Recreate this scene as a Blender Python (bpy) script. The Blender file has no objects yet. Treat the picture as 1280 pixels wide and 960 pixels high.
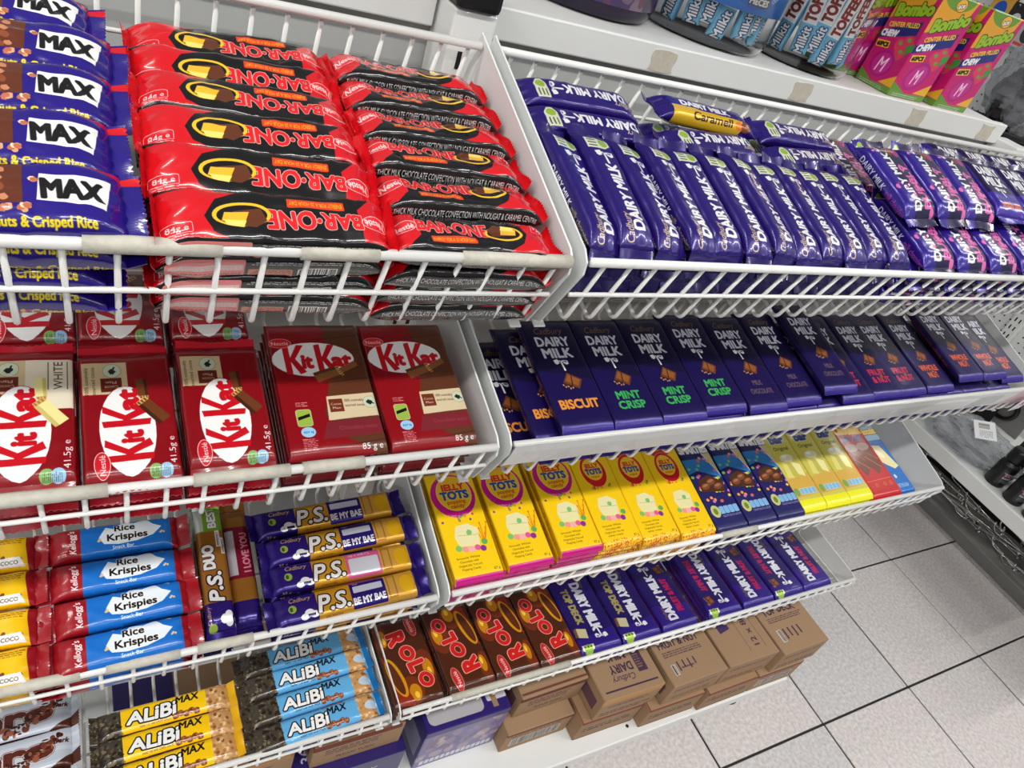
import bpy, bmesh, math, random
import numpy as np
from mathutils import Matrix, Vector, noise
rnd = random.Random(7)
SC = bpy.context.scene
COL = SC.collection
PI = math.pi
# ------------------------------------------------------------------ camera, world, lights, exposure
H0 = 1.372                       # height of the lens above the floor (m)
F_PX = 899.86
CAMROT = ((0.8675778, 0.0531232, -0.4944559), (-0.4035446, 0.6562565, -0.6375572), (0.2906208, 0.7526655, 0.5907912))
cam = bpy.data.cameras.new('camera')
cam.sensor_fit = 'HORIZONTAL'
cam.sensor_width = 36.0
cam.lens = 36.0 * F_PX / 1280.0
cam.clip_start = 0.02
camo = bpy.data.objects.new('camera', cam)
COL.objects.link(camo)
camo.matrix_world = Matrix.Translation((0, 0, H0)) @ Matrix(CAMROT).to_4x4()
SC.camera = camo

w = bpy.data.worlds.new('shop_light')
SC.world = w
w.use_nodes = True
w.node_tree.nodes['Background'].inputs[0].default_value = (0.93, 0.96, 1.0, 1)
w.node_tree.nodes['Background'].inputs[1].default_value = 0.22

def area(name, loc, rot, sx, sy, power, col=(1, 0.98, 0.95)):
    l = bpy.data.lights.new(name, 'AREA')
    l.shape = 'RECTANGLE'; l.size = sx; l.size_y = sy
    l.energy = power; l.color = col
    o = bpy.data.objects.new(name, l)
    COL.objects.link(o)
    o.location = loc; o.rotation_euler = rot
    return o
# fluorescent fittings of the shop ceiling, three rows over the aisle
for x, y, pw in ((-3.4, -2.0, 30), (-1.5, -2.0, 20), (.4, -2.0, 16), (2.3, -2.0, 16), (-3.4, -.55, 34), (-1.5, -.55, 26), (.4, -.55, 24), (2.3, -.55, 22), (4.2, -.55, 22), (3.9, .9, 9), (4.2, -2.0, 16), (-1.2, .75, 16), (4.2, 2.6, 8)):
    area('ceiling_tube', (x, y, 2.9), (0, 0, 0), 1.25, 0.11, pw)
SC.view_settings.view_transform = 'Standard'
SC.view_settings.look = 'None'
SC.view_settings.gamma = 1.0
SC.view_settings.use_curve_mapping = False
SC.view_settings.exposure = 0.02

# ------------------------------------------------------------------ helpers
def tag(o, label=None, cat=None, group=None, kind=None):
    if label: o['label'] = label
    if cat: o['category'] = cat
    if group: o['group'] = group
    if kind: o['kind'] = kind
    return o

def link(name, me, mat=None, parent=None, mw=None):
    o = bpy.data.objects.new(name, me)
    COL.objects.link(o)
    if mat is not None and me is not None and len(me.materials) == 0:
        me.materials.append(mat)
    if parent is not None: o.parent = parent
    if mw is not None: o.matrix_world = mw
    return o

def empty(name, loc=(0, 0, 0), mw=None):
    o = bpy.data.objects.new(name, None)
    COL.objects.link(o)
    o.empty_display_size = 0.02
    o.location = loc
    if mw is not None: o.matrix_world = mw
    return o

class MB:
    def __init__(s): s.v = []; s.f = []; s.smooth = []
    def add(s, vs, fs, sm=False):
        b = len(s.v)
        s.v += [tuple(v) for v in vs]
        s.f += [tuple(i + b for i in f) for f in fs]
        s.smooth += [sm] * len(fs)
    def box(s, a, b, M=None):
        x0, y0, z0 = a; x1, y1, z1 = b
        vs = [Vector(p) for p in ((x0,y0,z0),(x1,y0,z0),(x1,y1,z0),(x0,y1,z0),(x0,y0,z1),(x1,y0,z1),(x1,y1,z1),(x0,y1,z1))]
        if M is not None: vs = [M @ v for v in vs]
        s.add(vs, [(3,2,1,0),(4,5,6,7),(0,1,5,4),(1,2,6,5),(2,3,7,6),(3,0,4,7)])
    def bbox(s, a, b, r, M=None):
        """box with chamfered edges"""
        x0, y0, z0 = a; x1, y1, z1 = b
        bm = bmesh.new()
        bmesh.ops.create_cube(bm, size=1.0)
        for v in bm.verts:
            v.co = Vector(((x0+x1)/2 + v.co.x*(x1-x0), (y0+y1)/2 + v.co.y*(y1-y0), (z0+z1)/2 + v.co.z*(z1-z0)))
        bmesh.ops.bevel(bm, geom=list(bm.edges), offset=r, segments=2, profile=0.5, affect='EDGES')
        bm.verts.index_update()
        vs = [M @ v.co if M is not None else v.co.copy() for v in bm.verts]
        s.add(vs, [tuple(v.index for v in f.verts) for f in bm.faces])
        bm.free()
    def tube(s, pts, r, n=8, closed=False, caps=True):
        pts = [Vector(p) for p in pts]
        N = len(pts); vs = []; fs = []
        up = None
        for i, p in enumerate(pts):
            if closed: t = (pts[(i+1) % N] - pts[i-1])
            else: t = pts[min(i+1, N-1)] - pts[max(i-1, 0)]
            t.normalize()
            if up is None:
                up = Vector((0, 0, 1)) if abs(t.z) < 0.9 else Vector((1, 0, 0))
            a = t.cross(up)
            if a.length < 1e-5: a = t.cross(Vector((0.3, 1, 0.2)))
            a.normalize(); b = a.cross(t); b.normalize(); up = b
            rr = r[i] if isinstance(r, (list, tuple)) else r
            for k in range(n):
                th = 2*PI*k/n
                vs.append(p + a*math.cos(th)*rr + b*math.sin(th)*rr)
        for i in range(N if closed else N-1):
            j = (i+1) % N
            for k in range(n):
                k2 = (k+1) % n
                fs.append((i*n+k, i*n+k2, j*n+k2, j*n+k))
        if caps and not closed:
            fs.append(tuple(range(n))[::-1]); fs.append(tuple((N-1)*n+k for k in range(n)))
        s.add(vs, fs, True)
    def lathe(s, prof, n=28, M=None, cap=True):
        vs = []; fs = []
        for (r, z) in prof:
            for k in range(n):
                th = 2*PI*k/n
                v = Vector((r*math.cos(th), r*math.sin(th), z))
                vs.append(M @ v if M is not None else v)
        m = len(prof)
        for i in range(m-1):
            for k in range(n):
                k2 = (k+1) % n
                fs.append((i*n+k, i*n+k2, (i+1)*n+k2, (i+1)*n+k))
        if cap:
            fs.append(tuple(range(n))[::-1]); fs.append(tuple((m-1)*n+k for k in range(n)))
        s.add(vs, fs, True)
    def prism(s, poly, t0, t1, fn):
        """extrude 2D poly; fn(u,v,t)->3D"""
        n = len(poly)
        vs = [fn(u, v, t0) for u, v in poly] + [fn(u, v, t1) for u, v in poly]
        fs = [tuple(range(n))[::-1], tuple(range(n, 2*n))] + [(i, (i+1) % n, n+(i+1) % n, n+i) for i in range(n)]
        s.add(vs, fs)
    def mesh(s, name):
        me = bpy.data.meshes.new(name)
        me.from_pydata(s.v, [], s.f)
        me.polygons.foreach_set('use_smooth', s.smooth)
        me.update()
        bm = bmesh.new(); bm.from_mesh(me)
        bmesh.ops.recalc_face_normals(bm, faces=bm.faces)
        bm.to_mesh(me); bm.free()
        return me
    def build(s, name, mat, parent=None):
        return link(name, s.mesh(name), mat, parent)

def srgb(c):
    return tuple(((x/255.0)/12.92 if x/255.0 <= 0.04045 else ((x/255.0+0.055)/1.055)**2.4) for x in c)

def pmat(name, col, rough=0.5, metal=0.0, coat=0.0, spec=0.5, bump=0.0, bscale=60.0, dist=0.001, mottle=0.0, mscale=20.0, trans=0.0, ior=1.45):
    """plain procedural surface: colour with a little noise mottling and a fine noise relief"""
    m = bpy.data.materials.new(name); m.use_nodes = True
    nt = m.node_tree; p = nt.nodes['Principled BSDF']
    c = srgb(col)
    p.inputs['Roughness'].default_value = rough
    p.inputs['Metallic'].default_value = metal
    p.inputs['Coat Weight'].default_value = coat
    p.inputs['Specular IOR Level'].default_value = spec
    p.inputs['Transmission Weight'].default_value = trans
    p.inputs['IOR'].default_value = ior
    tc = nt.nodes.new('ShaderNodeTexCoord')
    nz = nt.nodes.new('ShaderNodeTexNoise'); nz.inputs['Scale'].default_value = mscale; nz.inputs['Detail'].default_value = 4
    nt.links.new(tc.outputs['Object'], nz.inputs['Vector'])
    mx = nt.nodes.new('ShaderNodeMix'); mx.data_type = 'RGBA'
    mx.inputs[6].default_value = (*c, 1)
    mx.inputs[7].default_value = (*[x*(1-mottle) for x in c], 1)
    nt.links.new(nz.outputs['Fac'], mx.inputs[0])
    nt.links.new(mx.outputs[2], p.inputs['Base Color'])
    if bump > 0:
        n2 = nt.nodes.new('ShaderNodeTexNoise'); n2.inputs['Scale'].default_value = bscale; n2.inputs['Detail'].default_value = 3
        nt.links.new(tc.outputs['Object'], n2.inputs['Vector'])
        b = nt.nodes.new('ShaderNodeBump'); b.inputs['Strength'].default_value = bump; b.inputs['Distance'].default_value = dist
        nt.links.new(n2.outputs['Fac'], b.inputs['Height'])
        nt.links.new(b.outputs['Normal'], p.inputs['Normal'])
    return m

# ------------------------------------------------------------------ printed artwork painter (flat print only)
_fc = {}
def glyph_edges(s):
    if s in _fc: return _fc[s]
    cu = bpy.data.curves.new('t', 'FONT'); cu.body = s; cu.fill_mode = 'NONE'; cu.resolution_u = 3
    ob = bpy.data.objects.new('t', cu)
    COL.objects.link(ob)
    me = bpy.data.meshes.new_from_object(ob)
    v = np.empty(len(me.vertices)*3, np.float32); me.vertices.foreach_get('co', v); v = v.reshape(-1, 3)[:, :2]
    e = np.empty(len(me.edges)*2, np.int32); me.edges.foreach_get('vertices', e); e = e.reshape(-1, 2)
    E = v[e].astype(float) if len(e) else np.zeros((0, 2, 2))
    bpy.data.objects.remove(ob); bpy.data.curves.remove(cu); bpy.data.meshes.remove(me)
    _fc[s] = E
    return E

SS = 3
def coverage(E, Wd, Hd, pad=0):
    x0 = max(int(math.floor(E[..., 0].min()))-pad, 0); x1 = min(int(math.ceil(E[..., 0].max()))+pad, Wd)
    y0 = max(int(math.floor(E[..., 1].min()))-pad, 0); y1 = min(int(math.ceil(E[..., 1].max()))+pad, Hd)
    if x1 <= x0 or y1 <= y0: return None
    e = (E - np.array([x0, y0]))*SS
    h = (y1-y0)*SS; wd = (x1-x0)*SS
    ya = e[:, :, 1].min(1); yb = e[:, :, 1].max(1)
    r0 = np.clip(np.ceil(ya-.5), 0, h).astype(int); r1 = np.clip(np.ceil(yb-.5), 0, h).astype(int)
    cnt = np.maximum(r1-r0, 0)
    tog = np.zeros((h, wd+1), np.int32)
    if cnt.sum() > 0:
        idx = np.repeat(np.arange(len(e)), cnt)
        off = np.arange(cnt.sum()) - np.repeat(np.cumsum(cnt)-cnt, cnt)
        rows = r0[idx]+off
        a = e[idx, 0]; b = e[idx, 1]
        t = (rows+.5-a[:, 1])/(b[:, 1]-a[:, 1])
        xs = a[:, 0]+t*(b[:, 0]-a[:, 0])
        cols = np.clip(np.ceil(xs-.5), 0, wd).astype(int)
        np.add.at(tog, (rows, cols), 1)
    par = (np.cumsum(tog, 1)[:, :wd] % 2).astype(np.float32)
    m = par.reshape(y1-y0, SS, x1-x0, SS).mean((1, 3))
    return x0, y0, m

def dil(m, r):
    if r <= 0: return m
    R = int(math.ceil(r)); o = m.copy(); h, wd = m.shape
    for dy in range(-R, R+1):
        for dx in range(-R, R+1):
            d = math.hypot(dx, dy)
            k = min(1.0, max(0.0, r + .5 - d))
            if k <= 0 or (dx == 0 and dy == 0): continue
            ys, yd = (slice(0, h-dy), slice(dy, h)) if dy >= 0 else (slice(-dy, h), slice(0, h+dy))
            xs, xd = (slice(0, wd-dx), slice(dx, wd)) if dx >= 0 else (slice(-dx, wd), slice(0, wd+dx))
            o[yd, xd] = np.maximum(o[yd, xd], m[ys, xs]*k)
    return o

class Cv:
    """canvas in millimetres, origin bottom left"""
    def __init__(s, wmm, hmm, bg, k=4.0):
        s.w, s.h, s.k = wmm, hmm, k
        s.W, s.H = int(round(wmm*k)), int(round(hmm*k))
        s.a = np.empty((s.H, s.W, 3), np.float32); s.a[:] = np.array(bg)/255.0
        s.r = random.Random(len(_fc)+int(wmm*7+hmm))
    def _put(s, c, col, al=1.0):
        if c is None: return
        x0, y0, m = c
        h, wd = m.shape
        v = s.a[y0:y0+h, x0:x0+wd]
        v += (np.array(col, np.float32)/255.0 - v)*(m*al)[..., None]
    def edges(s, E, col, bold=0, out=(), al=1.0):
        E = np.asarray(E, float)*s.k
        tot = bold + sum(o[1] for o in out)
        c = coverage(E, s.W, s.H, int(math.ceil(tot*s.k))+2)
        if c is None: return
        x0, y0, m = c
        r = tot
        for oc, ow in reversed(list(out)):
            s._put((x0, y0, dil(m, r*s.k)), oc, al)
            r -= ow
        s._put((x0, y0, dil(m, bold*s.k)), col, al)
    def poly(s, pts, col, out=(), al=1.0):
        p = np.asarray(pts, float)
        s.edges(np.stack([p, np.roll(p, -1, 0)], 1), col, 0, out, al)
    def rect(s, x0, y0, x1, y1, col, al=1.0):
        s.poly([(x0, y0), (x1, y0), (x1, y1), (x0, y1)], col, (), al)
    def rrect(s, x0, y0, x1, y1, r, col, out=(), rot=0, al=1.0):
        pts = []
        for cx, cy, a0 in ((x1-r, y1-r, 0), (x0+r, y1-r, 90), (x0+r, y0+r, 180), (x1-r, y0+r, 270)):
            for q in range(5):
                t = math.radians(a0+q*22.5); pts.append((cx+r*math.cos(t), cy+r*math.sin(t)))
        if rot:
            mx, my = (x0+x1)/2, (y0+y1)/2; c, sn = math.cos(rot), math.sin(rot)
            pts = [(mx+(x-mx)*c-(y-my)*sn, my+(x-mx)*sn+(y-my)*c) for x, y in pts]
        s.poly(pts, col, out, al)
    def ell(s, cx, cy, rx, ry, col, rot=0, out=(), a0=0, a1=360, al=1.0, n=28):
        c, sn = math.cos(rot), math.sin(rot); pts = []
        for q in range(n):
            t = math.radians(a0+(a1-a0)*q/(n if a1-a0 >= 360 else n-1))
            x, y = rx*math.cos(t), ry*math.sin(t)
            pts.append((cx+x*c-y*sn, cy+x*sn+y*c))
        s.poly(pts, col, out, al)
    def line(s, pts, wd, col, al=1.0):
        for (ax, ay), (bx, by) in zip(pts[:-1], pts[1:]):
            d = math.hypot(bx-ax, by-ay) or 1; nx, ny = -(by-ay)/d*wd/2, (bx-ax)/d*wd/2
            s.poly([(ax+nx, ay+ny), (bx+nx, by+ny), (bx-nx, by-ny), (ax-nx, ay-ny)], col, (), al)
    def blob(s, cx, cy, r, col, al=1.0, irr=.3, n=11):
        pts = []
        for q in range(n):
            t = 2*PI*q/n; rr = r*(1-irr*s.r.random()); pts.append((cx+rr*math.cos(t), cy+rr*math.sin(t)))
        s.poly(pts, col, (), al)
    def text(s, st, cx, cy, h, col, rot=0, bold=0, shear=0, fit=None, out=(), sx=1.0, al=1.0, arc=0.0, grow=0.0):
        """text centred at cx,cy, cap height h mm, optional width fit (mm)"""
        E = glyph_edges(st)
        if len(E) == 0: return
        E = E.copy()*(h/0.73)
        E[..., 0] *= sx
        E[..., 0] += shear*E[..., 1]
        mn, mx = E[..., 0].min(), E[..., 0].max()
        if fit: E[..., 0] *= fit/(mx-mn); mn, mx = E[..., 0].min(), E[..., 0].max()
        E[..., 0] -= (mn+mx)/2; E[..., 1] -= h/2
        half = (mx-mn)/2 or 1
        if grow: E[..., 1] *= 1+grow*E[..., 0]/half
        if arc: E[..., 1] += arc*(1-(E[..., 0]/half)**2)
        c, sn = math.cos(rot), math.sin(rot)
        X = E[..., 0]*c-E[..., 1]*sn+cx; Y = E[..., 0]*sn+E[..., 1]*c+cy
        s.edges(np.stack([X, Y], -1), col, bold, out, al)
    def small(s, x0, y0, x1, y1, col, lh=1.6, al=0.9, rot=0, words=None):
        """block of small print: rows of tiny word-like dashes"""
        y = y1-lh
        while y > y0:
            x = x0; lim = x1-(x1-x0)*(.3*s.r.random() if y-lh*1.4 < y0 else 0)
            while x < lim:
                wl = lh*(1+3*s.r.random())
                if x+wl > x1: break
                s.rect(x, y, x+wl, y+lh*.55, col, al*(.6+.4*s.r.random())); x += wl+lh*.5
            y -= lh*1.25
    def barcode(s, x0, y0, x1, y1, vert=False):
        s.rect(x0, y0, x1, y1, (232, 228, 222))
        t = 1.2; L = (y1-y0) if vert else (x1-x0)
        while t < L-1.2:
            b = .35+.9*s.r.random()
            if vert: s.rect(x0+.8, y0+t, x1-.8, y0+min(t+b, L-1), (25, 22, 22))
            else: s.rect(x0+t, y0+.8, x0+min(t+b, L-1), y1-.8, (25, 22, 22))
            t += b+.4+.8*s.r.random()
    def portrait(s):
        """turn a portrait sheet (length vertical) into pack coordinates (length along u)"""
        s.a = np.ascontiguousarray(np.transpose(s.a, (1, 0, 2))[::-1]); s.w, s.h = s.h, s.w; s.W, s.H = s.H, s.W
        return s
    def image(s, name):
        im = bpy.data.images.new(name, s.W, s.H, alpha=False)
        px = np.ones((s.H, s.W, 4), np.float32); px[..., :3] = np.clip(s.a, 0, 1)
        im.pixels.foreach_set(px.ravel()); im.update(); im.pack()
        return im

def print_mat(name, cv, rough=0.28, metal=0.0, coat=0.25, crinkle=0.35, cscale=55.0, spec=0.5, ext='EXTEND', cdist=0.0012, crough=.12):
    im = cv.image(name)
    m = bpy.data.materials.new(name); m.use_nodes = True
    nt = m.node_tree; p = nt.nodes['Principled BSDF']
    tx = nt.nodes.new('ShaderNodeTexImage'); tx.image = im; tx.extension = ext; tx.interpolation = 'Cubic'
    nt.links.new(tx.outputs['Color'], p.inputs['Base Color'])
    p.inputs['Roughness'].default_value = rough; p.inputs['Metallic'].default_value = metal
    p.inputs['Coat Weight'].default_value = coat; p.inputs['Coat Roughness'].default_value = crough
    p.inputs['Specular IOR Level'].default_value = spec
    if crinkle > 0:
        tc = nt.nodes.new('ShaderNodeTexCoord'); oi = nt.nodes.new('ShaderNodeObjectInfo')
        ad = nt.nodes.new('ShaderNodeVectorMath'); ad.operation = 'MULTIPLY_ADD'
        ad.inputs[1].default_value = (3.1, 1.7, 2.3)
        nt.links.new(oi.outputs['Random'], ad.inputs[0]); nt.links.new(tc.outputs['Object'], ad.inputs[2])
        nz = nt.nodes.new('ShaderNodeTexNoise'); nz.noise_type = 'RIDGED_MULTIFRACTAL'
        nz.inputs['Scale'].default_value = cscale; nz.inputs['Detail'].default_value = 2.0
        nt.links.new(ad.outputs[0], nz.inputs['Vector'])
        b = nt.nodes.new('ShaderNodeBump'); b.inputs['Strength'].default_value = crinkle; b.inputs['Distance'].default_value = cdist
        nt.links.new(nz.outputs['Fac'], b.inputs['Height'])
        nt.links.new(b.outputs['Normal'], p.inputs['Normal']); nt.links.new(b.outputs['Normal'], p.inputs['Coat Normal'])
    return m
# ------------------------------------------------------------------ artwork of the wrappers
WHT = (240, 240, 238); BLK = (16, 13, 14); PUR = (44, 22, 120); DPUR = (22, 12, 66); RED = (205, 14, 26); GOLD = (206, 150, 44)
YEL = (250, 204, 12)
ART = {}
def nugget(c, x, y, r, base=(122, 66, 32), hi=(196, 132, 84)):
    c.blob(x, y, r, base, 1, .15)
    for k in range(9):
        a = c.r.random()*6.28; d = c.r.random()*r*.7
        c.blob(x+d*math.cos(a), y+d*math.sin(a), r*.28, hi if k % 3 else (90, 44, 22), .8)
def chocblock(c, x, y, s, rot, base=(112, 62, 30), top=(150, 88, 44), dark=(62, 32, 16)):
    def T(px, py): return (x+(px*math.cos(rot)-py*math.sin(rot))*s, y+(px*math.sin(rot)+py*math.cos(rot))*s)
    c.poly([T(-1, -.6), T(.7, -.8), T(1, .4), T(-.6, .7)], base)
    c.poly([T(-.8, -.35), T(.55, -.5), T(.8, .3), T(-.5, .5)], top)
    c.poly([T(-1, -.6), T(-.2, -.75), T(-.5, -1.0), T(-.9, -.9)], dark)
    c.line([T(-.15, .58), T(-.05, -.68)], .12*s, dark)
    for k in range(5): c.blob(*T(-1+.25*k, -.9-.15*(k % 2)), .12*s, (196, 148, 84))
def swirl(c, x, y, s, rot=0, col=WHT):
    """glass-and-a-half pour: two tumblers with milk streams"""
    def T(px, py): return (x+(px*math.cos(rot)-py*math.sin(rot))*s, y+(px*math.sin(rot)+py*math.cos(rot))*s)
    c.poly([T(-1.5, .9), T(-.6, 1.1), T(-.45, .25), T(-1.05, .0), T(-1.35, .2)], col)
    c.poly([T(.35, .9), T(1.3, .75), T(1.35, .1), T(.9, -.1), T(.35, .25)], col)
    c.poly([T(.5, .75), T(1.15, .65), T(1.0, .35), T(.5, .45)], (120, 108, 170))
    c.line([T(-.6, .6), T(-.25, .8), T(-.1, .2), T(.0, -1.3)], .2*s, col)
    c.line([T(.4, .6), T(.1, .75), T(.05, .2), T(.18, -1.3)], .2*s, col)
def oval_seal(c, x, y, s, col=(196, 206, 178)):
    c.ell(x, y, s, s, col, out=[((40, 42, 34), .25)])
    c.blob(x-.1*s, y, s*.55, (26, 34, 26), 1, .45)
    c.line([(x-.5*s, y+.2*s), (x+.6*s, y-.3*s)], .18*s, (26, 34, 26))
def greenpatch(c, x, y, w, h, rot=0):
    co, sn = math.cos(rot), math.sin(rot)
    def T(px, py): return (x+px*co-py*sn, y+px*sn+py*co)
    c.poly([T(-w/2, -h/2), T(w/2*.5, -h/2), T(w/2, -h*.2), T(w/2, h*.2), T(w/2*.5, h/2), T(-w/2, h/2)], (214, 220, 190))
    c.ell(*T(w*.22, 0), h*.36, h*.36, (148, 184, 62))
    for k in range(3): c.line([T(-w*.42, -h*.28+k*h*.28), T(-w*.06, -h*.28+k*h*.28)], h*.1, (70, 78, 52))

def a_barone():
    c = Cv(158, 19*2+37, RED, 5)
    c.rect(9, 0, 150, 20.5, BLK)
    c.text('THICK MILK CHOCOLATE CONFECTION WITH NOUGAT & CARAMEL CENTRE', 80, 13.2, 5.4, WHT, fit=124, bold=.12)
    c.text('CHOCOLATE DE LEITE COM NOGADO E CARAMELO NO CENTRO', 78, 5.6, 3.2, (176, 172, 170), fit=84, bold=.05)
    c.poly([(20, 19), (32, 30), (31, 56), (108, 56), (120, 50), (124, 40), (117, 28), (104, 21), (60, 19)], BLK)
    c.poly([(24, 17), (62, 24), (104, 20.5), (116, 17)], BLK)
    c.text('BAR·ONE', 60, 40.5, 12.5, (214, 30, 34), bold=.7, out=[((240, 196, 186), .4)], fit=58, grow=0.12)
    c.rrect(40, 24.5, 76, 31, 1, (212, 64, 20))
    c.text('ENERGY FOR A 25 HOUR DAY', 58, 27.7, 3.4, (255, 196, 40), fit=33, bold=.1)
    c.ell(103, 38, 17, 8.5, (232, 186, 40), .12); c.ell(103, 38.3, 14.6, 6.8, BLK, .12)
    c.poly([(92, 33), (108, 36), (112, 45), (96, 47), (89, 41)], (94, 48, 24))
    c.poly([(99, 36), (113, 37), (115, 43), (103, 46)], (236, 178, 44)); c.poly([(101, 42), (114, 42), (112, 46), (103, 47)], (250, 214, 110))
    c.ell(21, 39, 9.5, 5, (226, 40, 46), .15, out=[(WHT, .5)])
    c.text('Nestlé', 21, 39, 5, WHT, rot=.12, fit=15, bold=.25)
    c.rrect(131, 44, 147, 51, .8, RED, out=[(WHT, .4)]); c.text('84g e', 139, 47.5, 4.2, WHT, fit=12, bold=.15, rot=PI)
    c.small(131, 52, 146, 56, (250, 210, 205), 1.1); c.text('2 x 42 g', 121, 54, 2.2, YEL, rot=PI, fit=9, bold=.1)
    # far side (reads the other way up)
    c.rect(12, 54, 150, 75, BLK)
    c.rrect(99, 56, 144, 73, 1, (222, 128, 124)); c.small(101, 60, 142, 65.5, (250, 232, 226), 1.3); c.small(101, 66.5, 142, 72, (90, 30, 34), 1.2)
    c.rect(100, 60, 142, 65, (226, 210, 206), .6)
    c.small(18, 56, 97, 60.5, WHT, 1.3); c.rrect(70, 64, 97, 72, .6, (206, 128, 104)); c.small(71, 65, 96, 71, (110, 30, 26), 1.2)
    c.barcode(41, 63, 67, 74)
    c.text('STORE IN A COOL, DRY PLACE', 26, 69, 2.6, (206, 204, 200), rot=PI, fit=25, bold=.08)
    c.text('CONSERVAR EM LUGAR FRESCO', 26, 65, 2.6, (206, 204, 200), rot=PI, fit=25, bold=.08)
    return c
def a_max():
    c = Cv(150, 18*2+42, (34, 16, 122), 5)
    c.poly([(0, 18), (46, 18), (60, 30), (52, 50), (44, 60), (0, 60)], (34, 14, 80))
    for x, y, r in ((70, 42, 12), (54, 44, 10)): nugget(c, x, y, r, (96, 42, 22), (222, 150, 104))
    c.poly([(74, 30), (93, 30), (94, 56), (74, 56)], (96, 44, 24))
    for k in range(16): c.blob(76+16*c.r.random(), 32+22*c.r.random(), 2.6, (208, 140, 100) if k % 2 else (140, 72, 42), .9)
    c.poly([(99, 32), (130, 29), (134, 49), (101, 49)], WHT)
    c.text('MAX', 115.5, 40, 12.5, BLK, bold=1.0, fit=27.5)
    for x, y in ((92, 26), (97, 44), (64, 27), (84, 25)): 
        for k in range(5): c.blob(x+3*c.r.random(), y+3*c.r.random(), 2.2, ((214, 160, 116), (186, 104, 72), (236, 214, 168))[k % 3])
    c.text('Caramel, Peanuts & Crisped Rice', 88, 20.5, 5, (228, 206, 30), fit=74, bold=.4); c.text('Caramel, Peanuts & Crisped Rice', 92, 8, 5.4, (228, 206, 30), fit=82, bold=.4)
    c.poly([(112, 57), (150, 53), (150, 59)], RED); c.rect(10, 60, 140, 76, (34, 16, 112))
    c.text('MAX', 104, 67, 6, WHT, fit=20, bold=.3)
    return c
def kk_oval(c, x, y, rx, ry, rot, brand=True):
    co, sn = math.cos(rot), math.sin(rot)
    T = lambda px, py: (x+px*co-py*sn, y+px*sn+py*co)
    c.ell(x, y, rx, ry, WHT, rot, out=[((120, 6, 14), .5)])
    R = (196, 14, 30)
    for q in (-.60, .17):
        bx = rx*q
        c.poly([T(bx-ry*.2, -ry*.8), T(bx+ry*.08, -ry*.86), T(bx+ry*.06, ry*.9), T(bx-ry*.22, ry*.84)], R)
        c.poly([T(bx, -ry*.02), T(bx+ry*.46, ry*.86), T(bx+ry*.78, ry*.84), T(bx+ry*.2, -ry*.1)], R)
        c.poly([T(bx-ry*.02, ry*.1), T(bx+ry*.2, ry*.22), T(bx+ry*.72, -ry*.72), T(bx+ry*.42, -ry*.84)], R)
    c.text('it', *T(-rx*.17, -ry*.08), ry*.8, R, rot=rot, bold=ry*.065, fit=rx*.23)
    c.text('at', *T(rx*.68, -ry*.04), ry*.78, R, rot=rot, bold=ry*.07, fit=rx*.46)
    px, py = T(-rx*.74, ry*.98)
    c.ell(px, py, rx*.26, ry*.26, (206, 26, 40), rot, out=[(WHT, .5)])
    c.text('Nestlé', px, py, ry*.22, WHT, rot=rot, bold=.12, fit=rx*.4)
def finger(c, x, y, s, rot, choc):
    co, sn = math.cos(rot), math.sin(rot)
    T = lambda px, py: (x+(px*co-py*.62*sn)*s, y+(px*sn+py*.62*co)*s)
    l, d, e = choc
    c.poly([T(0, -.22), T(1, -.3), T(1, .25), T(0, .28)], l); c.poly([T(0, -.22), T(1, -.3), T(.98, -.52), T(0, -.45)], d)
    c.poly([T(-.12, -.4), T(.03, -.42), T(.03, .26), T(-.12, .2)], (214, 170, 100))
    for k in range(3): c.line([T(-.1, -.3+k*.2), T(.02, -.3+k*.2)], .07*s, e)
def a_kitkat(white=False):
    c = Cv(124, 12*2+62, (134, 8, 20), 5)
    y0 = 12
    if white:
        c.poly([(64, y0), (106, y0), (106, y0+62), (78, y0+62), (78, y0+44), (64, y0+22)], (226, 216, 192))
        c.text('WHITE', 92, y0+10, 6, (60, 40, 34), fit=24); c.line([(80, y0+4), (104, y0+4)], .5, (60, 40, 34)); c.line([(80, y0+16), (104, y0+16)], .5, (60, 40, 34))
    choc = ((236, 226, 150), (206, 190, 110), (170, 120, 60)) if white else ((108, 58, 30), (66, 32, 16), (120, 70, 30))
    # sourced-cocoa patch at the far left corner
    c.rect(78, y0+30, 106, y0+60, (206, 184, 142))
    c.rect(80, y0+34, 92, y0+48, (96, 34, 20)); c.text('Cocoa', 84, y0+41, 2.6, (230, 200, 170), rot=PI/2, fit=9); c.text('Plan', 88, y0+41, 2.6, (230, 200, 170), rot=PI/2, fit=7)
    c.text('100% sustainably', 90, y0+57.5, 2.6, (70, 50, 30), fit=24); c.text('sourced cocoa', 90, y0+53, 2.6, (70, 50, 30), fit=24)
    oval_seal(c, 98.5, y0+40, 6)
    kk_oval(c, 47, y0+32.5, 37, 18.5, 0)
    finger(c, 74, y0+21, 16, .1, choc); finger(c, 70, y0+20, 22, -2.45+PI*0, choc)
    c.text('41.5g e', 27, y0+5, 4.5, WHT, fit=22, bold=.12)
    c.ell(12, y0+17, 5, 4.4, (128, 176, 96)); c.ell(12, y0+10, 5, 4.4, (150, 196, 226)); c.small(9, y0+7, 15, y0+20, (60, 60, 60), .9)
    c.text('Have a break, have a', 60, 6, 3.0, (236, 190, 190), fit=64)
    c.small(14, 76, 108, 84, (236, 190, 190), 1.5)
    c.text('TEAR HERE', 114, y0+25, 1.8, WHT, rot=-PI/2, fit=9)
    c.rect(118, 0, 124, 86, (196, 30, 48)); c.rect(0, 0, 5, 86, (196, 30, 48))
    return c
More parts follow.
